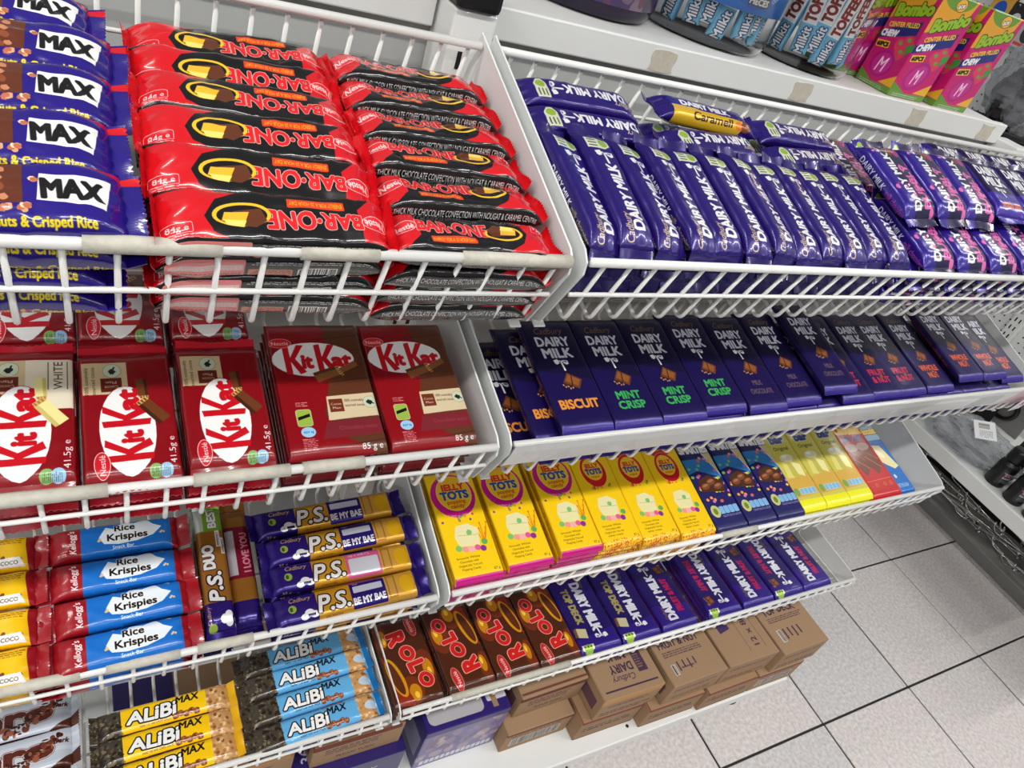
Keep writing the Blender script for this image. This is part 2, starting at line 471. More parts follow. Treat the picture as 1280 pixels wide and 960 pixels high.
def a_kitkatbig():
    w, h = 84, 150; y = 10
    c = Cv(w+20, h, (136, 8, 20), 4)
    c.poly([(w+10, 0), (w+10, h), (58, h), (62, 100), (46, 44), (62, 18), (80, 8), (90, 0)], (92, 50, 30))
    for k in range(9): c.line([(50, 12+k*16), (w+10, 16+k*16)], .8, (58, 30, 18))
    c.poly([(48, 38), (w+10, 40), (w+10, 64), (50, 62)], (212, 194, 158)); c.rect(51, 46, 63, 59, (110, 46, 28)); c.text('Cocoa', 57, 54, 2.4, (240, 220, 200), fit=9); c.text('Plan', 57, 50, 2.4, (240, 220, 200), fit=7)
    c.text('100% sustainably', 73, 57, 2.8, (60, 46, 34), fit=17); c.text('sourced cocoa', 73, 52, 2.8, (60, 46, 34), fit=17); oval_seal(c, 87, 54, 6)
    c.poly([(40, 20), (w+10, 22), (w+10, 38), (46, 37)], (120, 34, 44)); c.text('Chocolate wafer', 72, 30, 4, (150, 60, 66), fit=34)
    kk_oval(c, 47, 102, 36, 18.5, 0)
    finger(c, 66, 88, 22, 3.5, ((140, 84, 46), (92, 50, 26), (120, 70, 30))); finger(c, 68, 88, 18, .5, ((140, 84, 46), (92, 50, 26), (120, 70, 30)))
    c.rrect(22, 34, 34, 50, 2, (150, 180, 70), out=[((230, 230, 200), .5)]); c.poly([(23, 40), (33, 43), (33, 46), (23, 43)], BLK); c.ell(29, 28, 6, 5, (150, 200, 232)); c.text('427 kJ', 29, 28, 2, (20, 40, 90), fit=8)
    c.small(23, 10, 36, 22, (240, 190, 190), 1.3); c.small(23, 52, 34, 58, (240, 190, 190), 1.3)
    c.text('85 g e', 80, 11, 5, WHT, fit=18, bold=.15)
    c.text('Have a break, have a break', 5, 75, 3, (236, 190, 190), rot=PI/2, fit=90)
    c.rect(0, h-6, w+20, h, (168, 16, 32))
    return c.portrait()
def a_rice():
    c = Cv(132, 17*2+32, (20, 108, 196), 5)
    c.rect(0, 0, 37, 66, (150, 16, 30)); c.rect(114, 0, 132, 66, (150, 16, 30))
    for k in range(40): c.line([(1+k*.35, 0), (1+k*.35, 66)], .12, (120, 10, 24)) if k < 30 else None
    c.text("Kellogg's", 30, 33, 5.4, WHT, rot=PI/2+.05, fit=24, bold=.25, shear=.25)
    c.poly([(52, 34), (58, 44), (66, 41), (72, 49), (82, 45), (92, 49), (98, 42), (106, 38), (98, 30), (84, 26), (68, 25), (56, 27)], (226, 236, 242))
    c.text('Rice', 74, 42, 6.6, BLK, bold=.35, fit=17, out=[(WHT, .5)]); c.text('Krispies', 76, 33, 7, BLK, bold=.4, fit=34, out=[(WHT, .5)])
    c.text('Snack Bar', 72, 22.5, 3.4, WHT, fit=18, bold=.2)
    c.small(64, 11, 88, 17, (20, 30, 60), 1.4)
    for x, y in ((57, 47), (101, 47), (104, 31), (50, 30)): 
        for k in range(3): c.blob(x+4*c.r.random(), y+3*c.r.random(), 1.3, (226, 190, 130))
    c.small(40, 52, 110, 63, (190, 216, 238), 1.5)
    return c
def a_coco():
    c = Cv(140, 17*2+32, (240, 190, 16), 5)
    c.rect(0, 0, 12, 66, (150, 16, 30)); c.poly([(126, 0), (140, 0), (140, 66), (124, 66), (122, 40)], (150, 16, 30))
    c.text('Coco Pops', 60, 34, 12, (92, 44, 20), fit=66, bold=.8, out=[(WHT, .8)])
    c.small(88, 40, 122, 46, (120, 70, 20), 1.5)
    for k in range(9): c.blob(96+22*c.r.random(), 19+10*c.r.random(), 2.2, (110, 58, 30))
    c.poly([(98, 18), (122, 18), (118, 27), (102, 26)], (232, 232, 230)); c.text('COCO', 110, 22, 3.2, (70, 40, 26), fit=13, bold=.2)
    c.small(16, 4, 110, 12, (120, 70, 20), 1.6); c.small(16, 54, 110, 62, (120, 70, 20), 1.6)
    return c
def a_ps(pink=False):
    c = Cv(178, 14*2+30, (40, 20, 110), 5)
    c.rect(52, 0, 160, 58, (200, 146, 34)); c.poly([(120, 14), (160, 14), (160, 44), (122, 44)], (214, 160, 60))
    c.rect(128, 17, 138, 42, (170, 116, 40)); c.rect(129.5, 19, 136.5, 40, (206, 156, 70)); c.ell(150, 29, 8, 10, (232, 176, 20))
    c.text('Cadbury', 36, 38, 4.6, (214, 176, 90), fit=22, shear=.3, bold=.15)
    c.ell(27, 29, 4, 4, (150, 178, 70)); c.ell(26, 29, 1.6, 2.4, (60, 90, 40))
    for x, y, r in ((38, 19, 4), (43, 22, 5), (48, 20, 4.4)): c.ell(x, y, r, r*.8, WHT)
    c.rect(41, 18.5, 49, 21, (30, 20, 80)); c.text('1', 38, 19.5, 3, (30, 20, 80))
    c.text('P.S.', 69, 29, 17.5, WHT, fit=33, bold=.8, out=[((44, 22, 20), 1.3)], shear=.18)
    c.text('CRUNCHY' if not pink else 'CARAMEL', 68, 13.5, 2.8, (120, 60, 20), fit=18, bold=.2)
    if pink:
        c.rrect(88, 14, 126, 43, 2, (222, 96, 150)); c.rrect(91, 18, 124, 36, 2, (214, 216, 226)); c.text('Say it with P.S.', 104, 40, 3, WHT, fit=24, bold=.15)
    else:
        c.rrect(88, 14, 126, 43, 1.5, (38, 20, 112)); c.rrect(91, 31, 123, 38, 1, (206, 208, 224)); c.text('Dear:', 95, 41, 2.4, WHT, fit=6)
        c.text('BE MY BAE', 107, 22.5, 7.2, WHT, fit=35, bold=.5)
    c.small(20, 2, 50, 9, (180, 170, 210), 1.5); c.text('35 g', 24, 12, 4.5, (220, 190, 120), fit=9, bold=.2)
    return c
def a_duo(best=True):
    c = Cv(150, 14*2+27, (150, 98, 34), 5)
    c.rect(0, 0, 36, 55, (40, 20, 110))
    if best: c.rect(112, 0, 150, 55, (118, 168, 34)); c.rect(113, 33, 148, 43, (196, 204, 196)); c.text('BEST', 129, 25, 8, WHT, fit=26, bold=.7, out=[((60, 100, 20), .5)])
    else: c.rect(60, 0, 118, 55, (130, 18, 44)); c.rect(64, 31, 114, 40, (196, 190, 200)); c.text('I LOVE YOU', 88, 22, 7, (226, 140, 160), fit=44, bold=.5)
    if best:
        c.text('P.S.', 52, 29, 13, WHT, fit=30, bold=.9, out=[((40, 20, 30), 1.2)], shear=.15)
        c.text('DUO', 84, 32, 10.5, WHT, fit=25, bold=1.0, out=[((40, 20, 30), .8)])
        for k in range(2): c.rect(86+8*k, 15+4*k, 104+8*k, 19+4*k, WHT); c.text('PEPPERMINT', 95+8*k, 17+4*k, 2.4, BLK, fit=15)
        for x, y in ((16, 20), (19, 24), (22, 20)): c.ell(x, y, 4.4, 3.6, WHT)
        c.ell(12, 35, 4, 4, (150, 178, 70)); c.text('Cadbury', 24, 38, 4, (214, 176, 90), fit=18, shear=.3)
    c.text('=60', 12, 12, 5, (236, 200, 120), fit=16, bold=.3)
    return c
def a_alibi(blue=False):
    bg = (96, 172, 222) if blue else (246, 198, 12)
    c = Cv(165 if not blue else 184, 14*2+31, bg, 5)
    W = c.w; R = c.r
    L = 34 if not blue else 46
    c.rect(0, 0, L, 59, (66, 58, 46))
    for k in range(150): c.blob(L*R.random(), 59*R.random(), 1.2+2.4*R.random(), ((38, 30, 22), (92, 84, 66), (58, 40, 24), (128, 118, 92), (30, 28, 24))[k % 5], .85, .6)
    X = L+(W-L-34)*.5-2
    c.poly([(L+2, 12), (L+8, 46), (W-38, 50), (W-36, 30), (W-60, 14)], (10, 10, 12), al=.0)
    c.text('ALiBi', L+33, 29.5, 15.5, WHT, fit=54, bold=1.0, out=[(BLK, 1.5)], shear=.12, grow=.12)
    c.text('MAX', L+73, 37, 9.5, BLK, fit=27, bold=.5, shear=.2)
    c.text('wafer roll with DARK CHOC' if not blue else 'wafer roll with MILK', L+36, 17.5, 2.8, (40, 24, 14), fit=34, bold=.1)
    for k in range(5): nugget(c, L+58+6*k, 18+2*(k % 2), 4, (128, 66, 34), (186, 116, 76))
    c.poly([(W-38, 0), (W-10, 0), (W-10, 59), (W-36, 59)], (196, 148, 92))
    for k in range(60): c.blob(W-37+26*R.random(), 59*R.random(), 2.4, ((170, 112, 60), (222, 178, 122), (120, 70, 36), (240, 206, 160))[k % 4], .8)
    if blue:
        c.ell(W-18, 28, 10, 6, (186, 208, 226)); c.rect(W-8, 0, W, 59, (20, 104, 168)); c.rect(L, 0, W-38, 10, (22, 112, 180))
    else: c.rect(W-9, 0, W, 59, (224, 170, 10)); c.rect(L, 0, W-36, 12, (56, 30, 18)); c.text('50 g', W-52, 6, 4, WHT, fit=9)
    c.small(L+4, 50, W-44, 57, BLK, 1.4)
    return c
def a_aero():
    c = Cv(150, 12*2+43, (186, 194, 206), 5); R = c.r
    for k in range(4): c.poly([(0, 10+k*14), (150, 16+k*14), (150, 20+k*14), (0, 17+k*14)], (204, 210, 220), al=.7)
    c.text('aero', 76, 37, 20, (92, 36, 26), fit=92, bold=2.2, out=[((226, 226, 230), .7), ((92, 36, 26), .6)])
    for k in range(110):
        t = R.random(); x = 40+86*t+6*R.random(); y = 15+10*R.random()+(22*max(0, t-.55)/.45*1.0+8*R.random()*t); c.ell(x, y, .8+2.8*R.random(), .8+2.8*R.random(), ((74, 30, 18), (110, 52, 34), (58, 22, 12), (150, 84, 60))[k % 4], n=10)
    c.text('Dark', 131, 40, 5.5, (74, 26, 18), fit=15, shear=.3, bold=.4)
    c.poly([(120, 12), (150, 30), (150, 0), (110, 0)], (76, 36, 24)); c.rect(0, 0, 150, 11, (70, 34, 24)); c.text('Milk chocolate', 70, 6, 4.2, (216, 206, 200), fit=60, bold=.2)
    c.rect(0, 56, 150, 67, (90, 48, 36))
    return c
def a_dmbar(cara=False):
    c = Cv(148, 17*2+34, (37, 18, 108), 5); y0 = 17
    if cara:
        c.poly([(24, y0-12), (112, y0-10), (118, y0+10), (26, y0+14)], (220, 178, 32)); c.text('Caramell', 76, y0+3, 9, (74, 40, 24), fit=52, bold=.5, shear=.15)
        c.ell(112, y0+2, 7, 5, (226, 120, 40)); nugget(c, 120, y0+2, 7)
        c.text('DAIRY MILK', 72, y0+20, 9, WHT, fit=64, bold=.9)
        return c
    # on the right-hand (near) side strip
    c.text('DAIRY MILK', 76, 59.5, 5.2, WHT, fit=42, bold=.3, rot=PI); c.text('milk chocolate', 33, 59.5, 5.0, (210, 196, 120), fit=38, bold=.2, rot=PI)
    c.text('Cadbury', 26, y0+25, 7.2, (206, 186, 148), fit=26, shear=.35, bold=.25)
    c.text('DAIRY MILK', 58, y0+15, 11.5, WHT, fit=70, bold=.8, shear=.05)
    swirl(c, 102, y0+16, 6.4, -PI/2)
    greenpatch(c, 118, y0+18, 24, 13, -PI/2)
    c.rect(0, 0, 148, 4, (40, 20, 110)); c.text('milk chocolate', 60, 9, 5, (206, 190, 120), fit=44, bold=.2)
    for x in (4, 144): c.rect(x-4, 0, x+4, 68, (34, 18, 98))
    return c
def a_bubbly():
    c = Cv(120, 18*2+58, (26, 13, 66), 4); y0 = 18
    c.rect(0, 76-18+0, 120, 94, (46, 26, 136)); c.rect(0, 0, 120, 17, (44, 24, 128))
    c.text('DAIRY MILK', 74, 84, 7.5, WHT, fit=44, bold=.3, rot=PI); c.text('milk chocolate', 30, 84, 7, (214, 90, 190), fit=34, bold=.2, rot=PI)
    c.text('DAIRY MILK', 54, y0+37, 13, WHT, fit=76, bold=.8)
    c.text('BUBBLY', 46, y0+18, 14, (222, 96, 172), fit=58, bold=.9)
    for k in range(16): c.ell(12+96*c.r.random(), y0+4+50*c.r.random()**1.5, 1.4+2.6*c.r.random(), 1.4+2.6*c.r.random(), ((228, 110, 180), (150, 40, 120))[k % 2], n=12)
    c.ell(96, y0+25, 8, 6, (110, 62, 34)); c.ell(93, y0+14, 7, 6, (160, 40, 120)); swirl(c, 102, y0+42, 6, -PI/2)
    greenpatch(c, 110, y0+48, 8, 14)
    c.ell(13, y0+9, 4.5, 4.5, (232, 110, 184))
    return c
def dm_base(w=64, h=150, side=10):
    c = Cv(w+2*side, h, (25, 13, 76), 4)
    c.poly([(side, h*.52), (w+side, h*.42), (w+side, h), (side, h)], (19, 10, 52)); c.rect(side, h*.0, w+side, 12, (44, 26, 128))
    return c
def a_slab(kind):
    c = dm_base(); X = 42
    c.text('Cadbury', X, 128, 8.5, (122, 98, 62), fit=36, shear=.35, bold=.2)
    c.text('DAIRY', X, 114, 12, (222, 224, 232), fit=41, bold=.8); c.text('MILK', X, 99, 12, (222, 224, 232), fit=36, bold=.9)
    swirl(c, X, 84, 6.2)
    chocblock(c, X+4, 64, 11, -.35)
    col, lines = {'biscuit': ((236, 150, 52), ('BISCUIT',)), 'mint': ((60, 176, 84), ('MINT', 'CRiSP')), 'milk': ((104, 84, 96), ('MILK', 'CHOCOLATE')), 'fruit': ((196, 40, 74), ('FRUIT', '& NUT')), 'whole': ((222, 92, 42), ('WHOLE', 'NUT'))}[kind]
    if kind == 'biscuit': c.text('BISCUIT', X, 36, 10.5, col, fit=47, bold=.8)
    else:
        hh = 9.5 if kind != 'milk' else 7
        c.text(lines[0], X, 42, hh, col, fit={'MINT': 31, 'MILK': 15, 'FRUIT': 35, 'WHOLE': 40}[lines[0]], bold=.75 if kind != 'milk' else .4)
        c.text(lines[1], X, 30, hh, col, fit={'CRiSP': 35, 'CHOCOLATE': 36, '& NUT': 37, 'NUT': 22}[lines[1]], bold=.75 if kind != 'milk' else .4)
        if kind == 'mint': c.line([(X-2, 38), (X-2, 46)], 2.2, (34, 110, 60))
        if kind in ('fruit', 'whole'): nugget(c, X+4, 35, 4, (112, 60, 30), (176, 120, 70))
    c.text('Milk chocolate with ' + {'biscuit': 'biscuit', 'mint': 'mint crisp', 'milk': 'milk', 'fruit': 'fruit & nut', 'whole': 'whole nut'}[kind], 5, 84, 4.6, tuple(int(v*.75) for v in col), rot=-PI/2, fit=104, bold=.15)
    c.text('Milk chocolate', 79, 70, 4, (150, 130, 90), rot=PI/2, fit=60)
    return c.portrait()
def a_big(kind):
    """sideways-printed slab for the bottom tier"""
    c = Cv(146, 20+76, (46, 24, 128), 4); y0 = 10
    c.poly([(40, y0), (120, y0), (110, 86), (48, 86)], (34, 18, 96))
    col, st = {'deck': ((168, 158, 96), 'TOP DECK'), 'nut': ((176, 24, 84), 'FRUIT & NUT')}[kind]
    c.text('Cadbury', 22 if kind == 'deck' else 32, y0+58, 7, (140, 110, 70), fit=24, shear=.35, bold=.3)
    c.text('DAIRY MILK', 66 if kind == 'deck' else 62, y0+46, 17.5, (226, 228, 236), fit=88, bold=1.4)
    c.text(st, 62, y0+22, 12.5, col, fit=64, bold=1.2)
    swirl(c, 116, y0+46, 8, -PI/2)
    if kind == 'deck': c.poly([(100, y0+8), (116, y0+6), (120, y0+22), (104, y0+25)], (206, 196, 156)); c.poly([(100, y0+8), (116, y0+6), (115, y0+1), (101, y0+3)], (120, 80, 46))
    else: chocblock(c, 112, y0+20, 9, .4); nugget(c, 120, y0+12, 4)
    greenpatch(c, 135, y0+14, 10, 22); c.text('chocolate chocolate chocolate', 70, 91, 4, col, fit=110, bold=.15); c.text('chocolate chocolate', 70, 5, 4, col, fit=90, bold=.15)
    return c
def a_jelly(pop=True):
    w, h, sd = 64, 150, 12
    c = Cv(w+2*sd, h, (246, 202, 14), 4); X = sd+w/2
    c.rect(0, 0, sd-1, h, (206, 156, 14)); c.small(2, 20, sd-3, 140, (120, 86, 10), 1.8)
    if pop:
        c.ell(X-2, 112, 29, 29, (196, 14, 128)); c.ell(X, 115, 22.5, 23, (236, 186, 24), out=[((252, 232, 120), .8)])
        c.text('JELLY', X, 124, 8.5, (206, 40, 30), fit=31, bold=.8, out=[(YEL, .4)]); c.text('TOTS', X, 113, 10.5, (30, 70, 160), fit=36, bold=1.0, out=[((250, 220, 80), .5)])
        c.text('popping', X, 104, 5, (196, 60, 20), fit=24, bold=.3); c.text('candy', X, 98, 5, (196, 60, 20), fit=18, bold=.3)
        c.text('a taste adventure', X-1, 87.5, 3, WHT, fit=30, bold=.15, arc=-2)
        for k in range(14): c.ell(X-30+58*c.r.random(), 78+8*c.r.random(), 1.6, 1.6, ((214, 60, 120), (90, 170, 80), (120, 60, 150), (240, 140, 40))[k % 4], n=10)
        c.rect(sd, 0, sd+w, 9, (204, 10, 128))
        for k in range(6): c.line([(X+20, 46), (X+14+3*k, 58+7*(k % 3))], 1.0, (226, 110, 30)); c.ell(X+14+3*k, 58+7*(k % 3), 1.3, 1.3, (226, 110, 30), n=8)
    else:
        c.poly([(X-30, 150), (X+30, 150), (X+14, 132), (X-14, 132)], (196, 20, 24)); c.text('new', X, 143, 6, (240, 200, 60), fit=16, bold=.4, rot=.2)
        c.ell(X, 112, 20, 24, (206, 20, 26), out=[((250, 224, 120), .6)]); c.ell(X, 115, 15.5, 17, (244, 196, 30))
        c.text('JELLY', X, 121, 6.5, (206, 40, 30), fit=22, bold=.6); c.text('TOTS', X, 112, 8, (30, 70, 160), fit=25, bold=.8); c.text('original', X, 104, 3.4, (196, 60, 20), fit=13, bold=.2)
        for k in range(10): c.ell(X-18+36*c.r.random(), 86+5*c.r.random(), 1.8, 1.8, ((214, 60, 60), (90, 170, 80), (240, 140, 40))[k % 3], n=10)
        for k in range(150): c.ell(sd+w*c.r.random(), 12*c.r.random()**1.4, .8, .8, ((214, 60, 30), (236, 120, 20), (196, 20, 24))[k % 3], n=6)
    c.poly([(X-14, 46), (X+12, 44), (X+16, 66), (X+4, 74), (X-12, 72), (X-17, 58)], (232, 224, 168)); c.line([(X-12, 60), (X+13, 58)], .8, (200, 184, 120)); c.blob(X+3, 62, 4, (120, 190, 110))
    for k, (dx, dy) in enumerate(((-16, 44), (-8, 42), (0, 41), (8, 42), (15, 40), (19, 48))): c.ell(X+dx, dy, 4, 3.8, ((120, 190, 110), (236, 150, 150), (240, 170, 190), (226, 90, 150), (130, 50, 140), (90, 170, 90))[k], n=14)
    for k, s in enumerate(('Smooth White', 'Chocolate with', 'Original Jelly Tots and', 'Popping Candy' if pop else 'other treats')): c.text(s, X-8, 32-4.6*k, 2.8, (90, 66, 10), fit=24 if k % 2 else 30, bold=.1)
    c.text('87 g', X+24, 14, 3.4, (90, 66, 10), fit=8, bold=.1)
    return c.portrait()
def a_smarties():
    w, h, sd = 62, 150, 10
    c = Cv(w+2*sd, h, (26, 24, 92), 4); X = sd+w/2
    c.poly([(sd, 120), (sd+w, 120), (sd+w, 84), (sd+18, 100), (sd, 96)], (40, 120, 190)); c.poly([(sd+w*.55, 150), (sd+w, 150), (sd+w, 84)], (206, 190, 140)); c.line([(sd+w*.55, 150), (sd+w, 84)], 1.2, (236, 236, 236))
    c.rect(sd, 132, sd+w, 150, (120, 116, 120)); c.text('SMARTIES', X, 136, 12, (226, 226, 230), fit=56, bold=1.4, out=[((40, 36, 60), .8)], rot=-.03)
    for k in range(34):
        x, y = sd+3+(w-6)*c.r.random(), 48+80*c.r.random(); c.ell(x, y, 3, 2.4, ((230, 90, 60), (240, 200, 60), (120, 190, 90), (200, 110, 190), (90, 160, 220), (240, 150, 70))[k % 6], n=12)
    c.poly([(X-24, 66), (X+20, 62), (X+26, 78), (X+2, 92), (X-22, 84)], (74, 38, 18)); 
    for a, b in ((-12, 74), (2, 80), (12, 72)): c.ell(X+a, b, 9, 5, (120, 68, 38), .2); c.ell(X+a, b+1.5, 6, 2, (168, 108, 70), .2)
    c.ell(X-18, 34, 8, 9, (190, 196, 110), out=[((240, 240, 220), .6)]); c.ell(X-18, 34, 4, 5, (110, 130, 50))
    for k in range(4): c.rrect(X-9+9.5*k, 29, X-1+9.5*k, 40, 1.4, (120, 180, 226), out=[(WHT, .4)])
    c.small(X-9, 23, X+29, 27, (200, 200, 220), 1.4)
    return c.portrait()
def a_milky():
    w, h, sd = 62, 150, 9
    c = Cv(w+2*sd, h, (206, 196, 84), 4); X = sd+w/2
    c.poly([(sd, 26), (sd+w, 30), (sd+w, 66), (sd, 58)], (214, 172, 74)); c.rect(0, 0, w+2*sd, 22, (236, 232, 20))
    c.text('milky', X, 144, 10, (30, 50, 120), fit=38, bold=1.5, out=[((220, 224, 230), 1)]); c.text('bar', X, 131, 13, (30, 50, 120), fit=32, bold=1.8, out=[((220, 224, 230), 1)])
    c.text('Original', X, 114, 6.5, (70, 66, 40), fit=36, bold=.3)
    for k in range(3): c.poly([(X-22+14*k, 62+2*k), (X-8+14*k, 60), (X-2+12*k, 82), (X-16+10*k, 90)], ((226, 216, 120), (196, 186, 84), (236, 230, 160))[k])
    c.ell(X, 96, 16, 7, (232, 228, 190)); c.ell(X-4, 99, 6, 3, (250, 250, 240))
    c.ell(X-22, 36, 6, 7, (120, 166, 84)); 
    for k in range(4): c.rrect(X-13+9.5*k, 31, X-5+9.5*k, 41, 1, (120, 186, 226), out=[(WHT, .5)])
    return c.portrait()
def a_red():
    w, h, sd = 76, 150, 9
    c = Cv(w+2*sd, h, (190, 20, 28), 4); X = sd+w/2
    c.text('Chocolat', X, 136, 17, (236, 186, 40), fit=66, bold=2.2, out=[((120, 50, 20), 1)], rot=-.05)
    c.rrect(X-26, 112, X-6, 122, 2, (40, 50, 130)); c.rrect(X+4, 112, X+24, 122, 2, (40, 50, 130))
    for dx in (-16, 14):
        c.poly([(X+dx-16, 92), (X+dx+14, 98), (X+dx+18, 60), (X+dx-4, 44), (X+dx-16, 66)], (112, 58, 36)); c.ell(X+dx, 100, 16, 8, (206, 170, 150))
        c.line([(X+dx-12, 80), (X+dx+14, 56)], 2.4, (164, 104, 76)); c.line([(X+dx-8, 92), (X+dx+17, 72)], 2.2, (150, 90, 64))
    c.line([(sd+6, 34), (sd+w-6, 36)], .8, (226, 140, 60)); 
    for dx in (-14, 8, 24): c.ell(X+dx, 26, 3.5, 3.5, (196, 70, 40), out=[((226, 140, 60), .5)])
    return c.portrait()
def a_bluew():
    w, h, sd = 60, 150, 9
    c = Cv(w+2*sd, h, (18, 104, 186), 4); X = sd+w/2
    c.rect(sd, 112, sd+w, 150, (150, 190, 214)); c.text('Chocolat', X, 132, 13, (236, 196, 60), fit=50, bold=1.6, out=[((30, 60, 120), 1)])
    c.poly([(X-28, 104), (X+8, 100), (X+26, 56), (X+10, 52), (X-20, 70)], (230, 220, 160)); c.ell(X-6, 84, 12, 6, (244, 238, 200), -.7); c.ell(X-4, 38, 4, 4, (200, 210, 220)); c.small(X-20, 16, X+20, 24, WHT, 1.6)
    return c.portrait()
def a_rolo():
    c = Cv(142, 20+70, (74, 34, 18), 4); R = c.r; y0 = 10
    for x, y, rx, ry in ((88, y0+56, 26, 14), (116, y0+30, 20, 16), (30, y0+8, 22, 10)): c.ell(x, y, rx, ry, (112, 44, 20)); c.ell(x+4, y+3, rx*.6, ry*.5, (196, 128, 20)); c.ell(x+8, y+4, rx*.25, ry*.2, (244, 196, 60))
    c.poly([(60, y0+2), (132, y0+8), (136, y0+30), (80, y0+14)], (140, 40, 22))
    c.ell(94, y0+14, 30, 9, (206, 142, 20), .2); c.ell(94, y0+13, 26, 6, (90, 40, 20), .2)
    for ch, x, y, s in (('R', 38, y0+30, 24), ('o', 63, y0+38, 20), ('L', 84, y0+46, 22), ('o', 106, y0+52, 19)):
        if ch == 'o':
            c.ell(x, y, s*.6, s*.52, (206, 30, 30), .2, out=[((226, 196, 176), .9), ((150, 20, 20), .8)]); c.ell(x, y, s*.26, s*.2, (90, 40, 20), .2, out=[((226, 196, 176), .7)])
        else: c.text(ch, x, y, s, (206, 30, 30), bold=2.0, out=[((226, 196, 176), .9), ((150, 20, 20), .8)], rot=.15, sx=1.0)
    c.ell(22, y0+54, 17, 6.5, (190, 40, 46), .1, out=[((226, 196, 176), .6)]); c.text('Nestlé', 22, y0+54, 5.4, (240, 220, 210), fit=22, bold=.2, rot=.1)
    c.text('milk chocolate with toffee', 64, 85, 5.5, (150, 140, 132), fit=110, bold=.2); c.rect(0, 0, 142, 8, (60, 26, 14)); c.rect(0, 0, 6, 90, (86, 44, 22))
    return c
# ------------------------------------------------------------------ large structure
M_WHITE = pmat('white_enamel', (226, 227, 224), .35, coat=.15, mottle=.06, mscale=9)
M_WIRE = pmat('white_coated_wire', (234, 234, 230), .32, coat=.2, mottle=.05, mscale=30)
M_PANEL = pmat('grey_white_panel', (224, 226, 224), .42, mottle=.07, mscale=6)
M_BACK = pmat('grey_back_panel', (176, 178, 176), .55, mottle=.06, mscale=5)
M_BLACK = pmat('black_plastic', (18, 17, 18), .38, mottle=.1)
M_DARK = pmat('dark_recess', (26, 26, 28), .7)
M_TAPE = pmat('worn_label_tape', (208, 204, 190), .6, mottle=.35, mscale=160, bump=.6, bscale=300, dist=.0006)
M_GUM = pmat('old_adhesive', (206, 198, 182), .7, mottle=.3, mscale=120)
M_TILE = pmat('speckled_floor_tile', (240, 233, 230), .42, mottle=.62, mscale=120, bump=.12, bscale=220, dist=.0006)
M_TILE2 = pmat('speckled_floor_tile_grey', (232, 228, 227), .42, mottle=.62, mscale=120, bump=.12, bscale=220, dist=.0006)
M_GROUT = pmat('dark_grout', (44, 42, 42), .8, mottle=.3, mscale=60)
M_CHROME = pmat('chrome_wire', (214, 212, 208), .25, metal=1.0, mottle=.25, mscale=60)
M_KRAFT = pmat('kraft', (156, 118, 80), .7, mottle=.12, mscale=40)

# floor: tiles .33 m with recessed grout, grid found from the photo
fl = MB(); fl.box((-1.6, -2.2, -.03), (4.6, 3.6, -.0045))
floor = tag(fl.build('floor', M_GROUT), kind='structure')
TS = 0.33; GX = 1.4137; GY = 0.2557
tb = MB(); tb.bbox((-TS/2+.0026, -TS/2+.0026, -.0045), (TS/2-.0026, TS/2-.0026, 0), .0016)
tmes = [tb.mesh('floor_tile'), None]; tmes[0].materials.append(M_TILE)
tmes[1] = tmes[0].copy(); tmes[1].materials.clear(); tmes[1].materials.append(M_TILE2)
for i in range(-6, 9):
    for j in range(-6, 9):
        x = GX+(i+.5)*TS; y = GY+(j+.5)*TS
        if not (-.5 < x < 4.4 and -.6 < y < 3.2): continue
        o = link('tile', tmes[(i*3+j*5) % 4 == 0], None, floor); o.location = (x, y, rnd.uniform(-.0004, .0004))

# display stand carcass: back panel, deck, posts
XL, XD, XR = -.62, .319, 1.294
stand = empty('display_stand', (.34, .69, 0))
tag(stand, 'white shop display stand with low deck and slotted posts, carrying the wire baskets', 'display stand')
def sub(name, mb, mat, parent):
    """build mesh given in world coordinates as child of an empty at its own place"""
    me = mb.mesh(name); me.transform(parent.matrix_world.inverted() if parent.type != 'EMPTY' or True else Matrix())
    return link(name, me, mat, parent)
stand.matrix_world = Matrix.Translation((.34, .69, 0))
b = MB(); b.box((XL, .702, .10), (XR+.02, .712, H0-.17)); sub('back_panel', b, M_BACK, stand)
ZD = H0-1.264
b = MB(); b.bbox((XL, .344, ZD-.028), (XR, .70, ZD), .003); deck = sub('deck', b, M_WHITE, stand)
b = MB(); b.box((XL, .50, .0), (XR-.02, .515, ZD-.03)); sub('kick_plate', b, M_DARK, stand)
for hx in (.852, .888):
    b = MB(); b.lathe([(.0035, ZD), (.0035, ZD+.0006)], 10, Matrix.Translation((hx, .366, 0))); sub('screw_hole', b, M_BLACK, stand)
for fx in (-.2, .5, 1.21):
    b = MB(); b.lathe([(.022, 0), (.022, .006), (.009, .012), (.008, ZD-.028)], 14, Matrix.Translation((fx, .385, 0))); sub('levelling_foot', b, M_BLACK, stand)
for px, cap in ((XL, 1), (XD-.005, 1), (XR+.01, 0)):
    b = MB(); b.bbox((px-.022, .650, .0), (px+.022, .70, H0-(.141 if cap else .160)), .002); post = sub('post', b, M_WHITE, stand)
    for k in range(10):
        for dx in (-.008, .008):
            z = H0-.185-k*.05
            if z < .3: continue
            b = MB(); b.box((px+dx-.0022, .6493, z-.008), (px+dx+.0022, .6503, z+.008)); o = sub('slot', b, M_BLACK, stand)
            o.parent = post; o.matrix_parent_inverse = Matrix(); o.matrix_local = Matrix()
    if cap:
        b = MB(); b.bbox((px-.024, .643, H0-.141), (px+.021, .705, H0-.105), .006); o = sub('post_cap', b, M_BLACK, stand)
        o.parent = post; o.matrix_parent_inverse = Matrix(); o.matrix_local = Matrix()

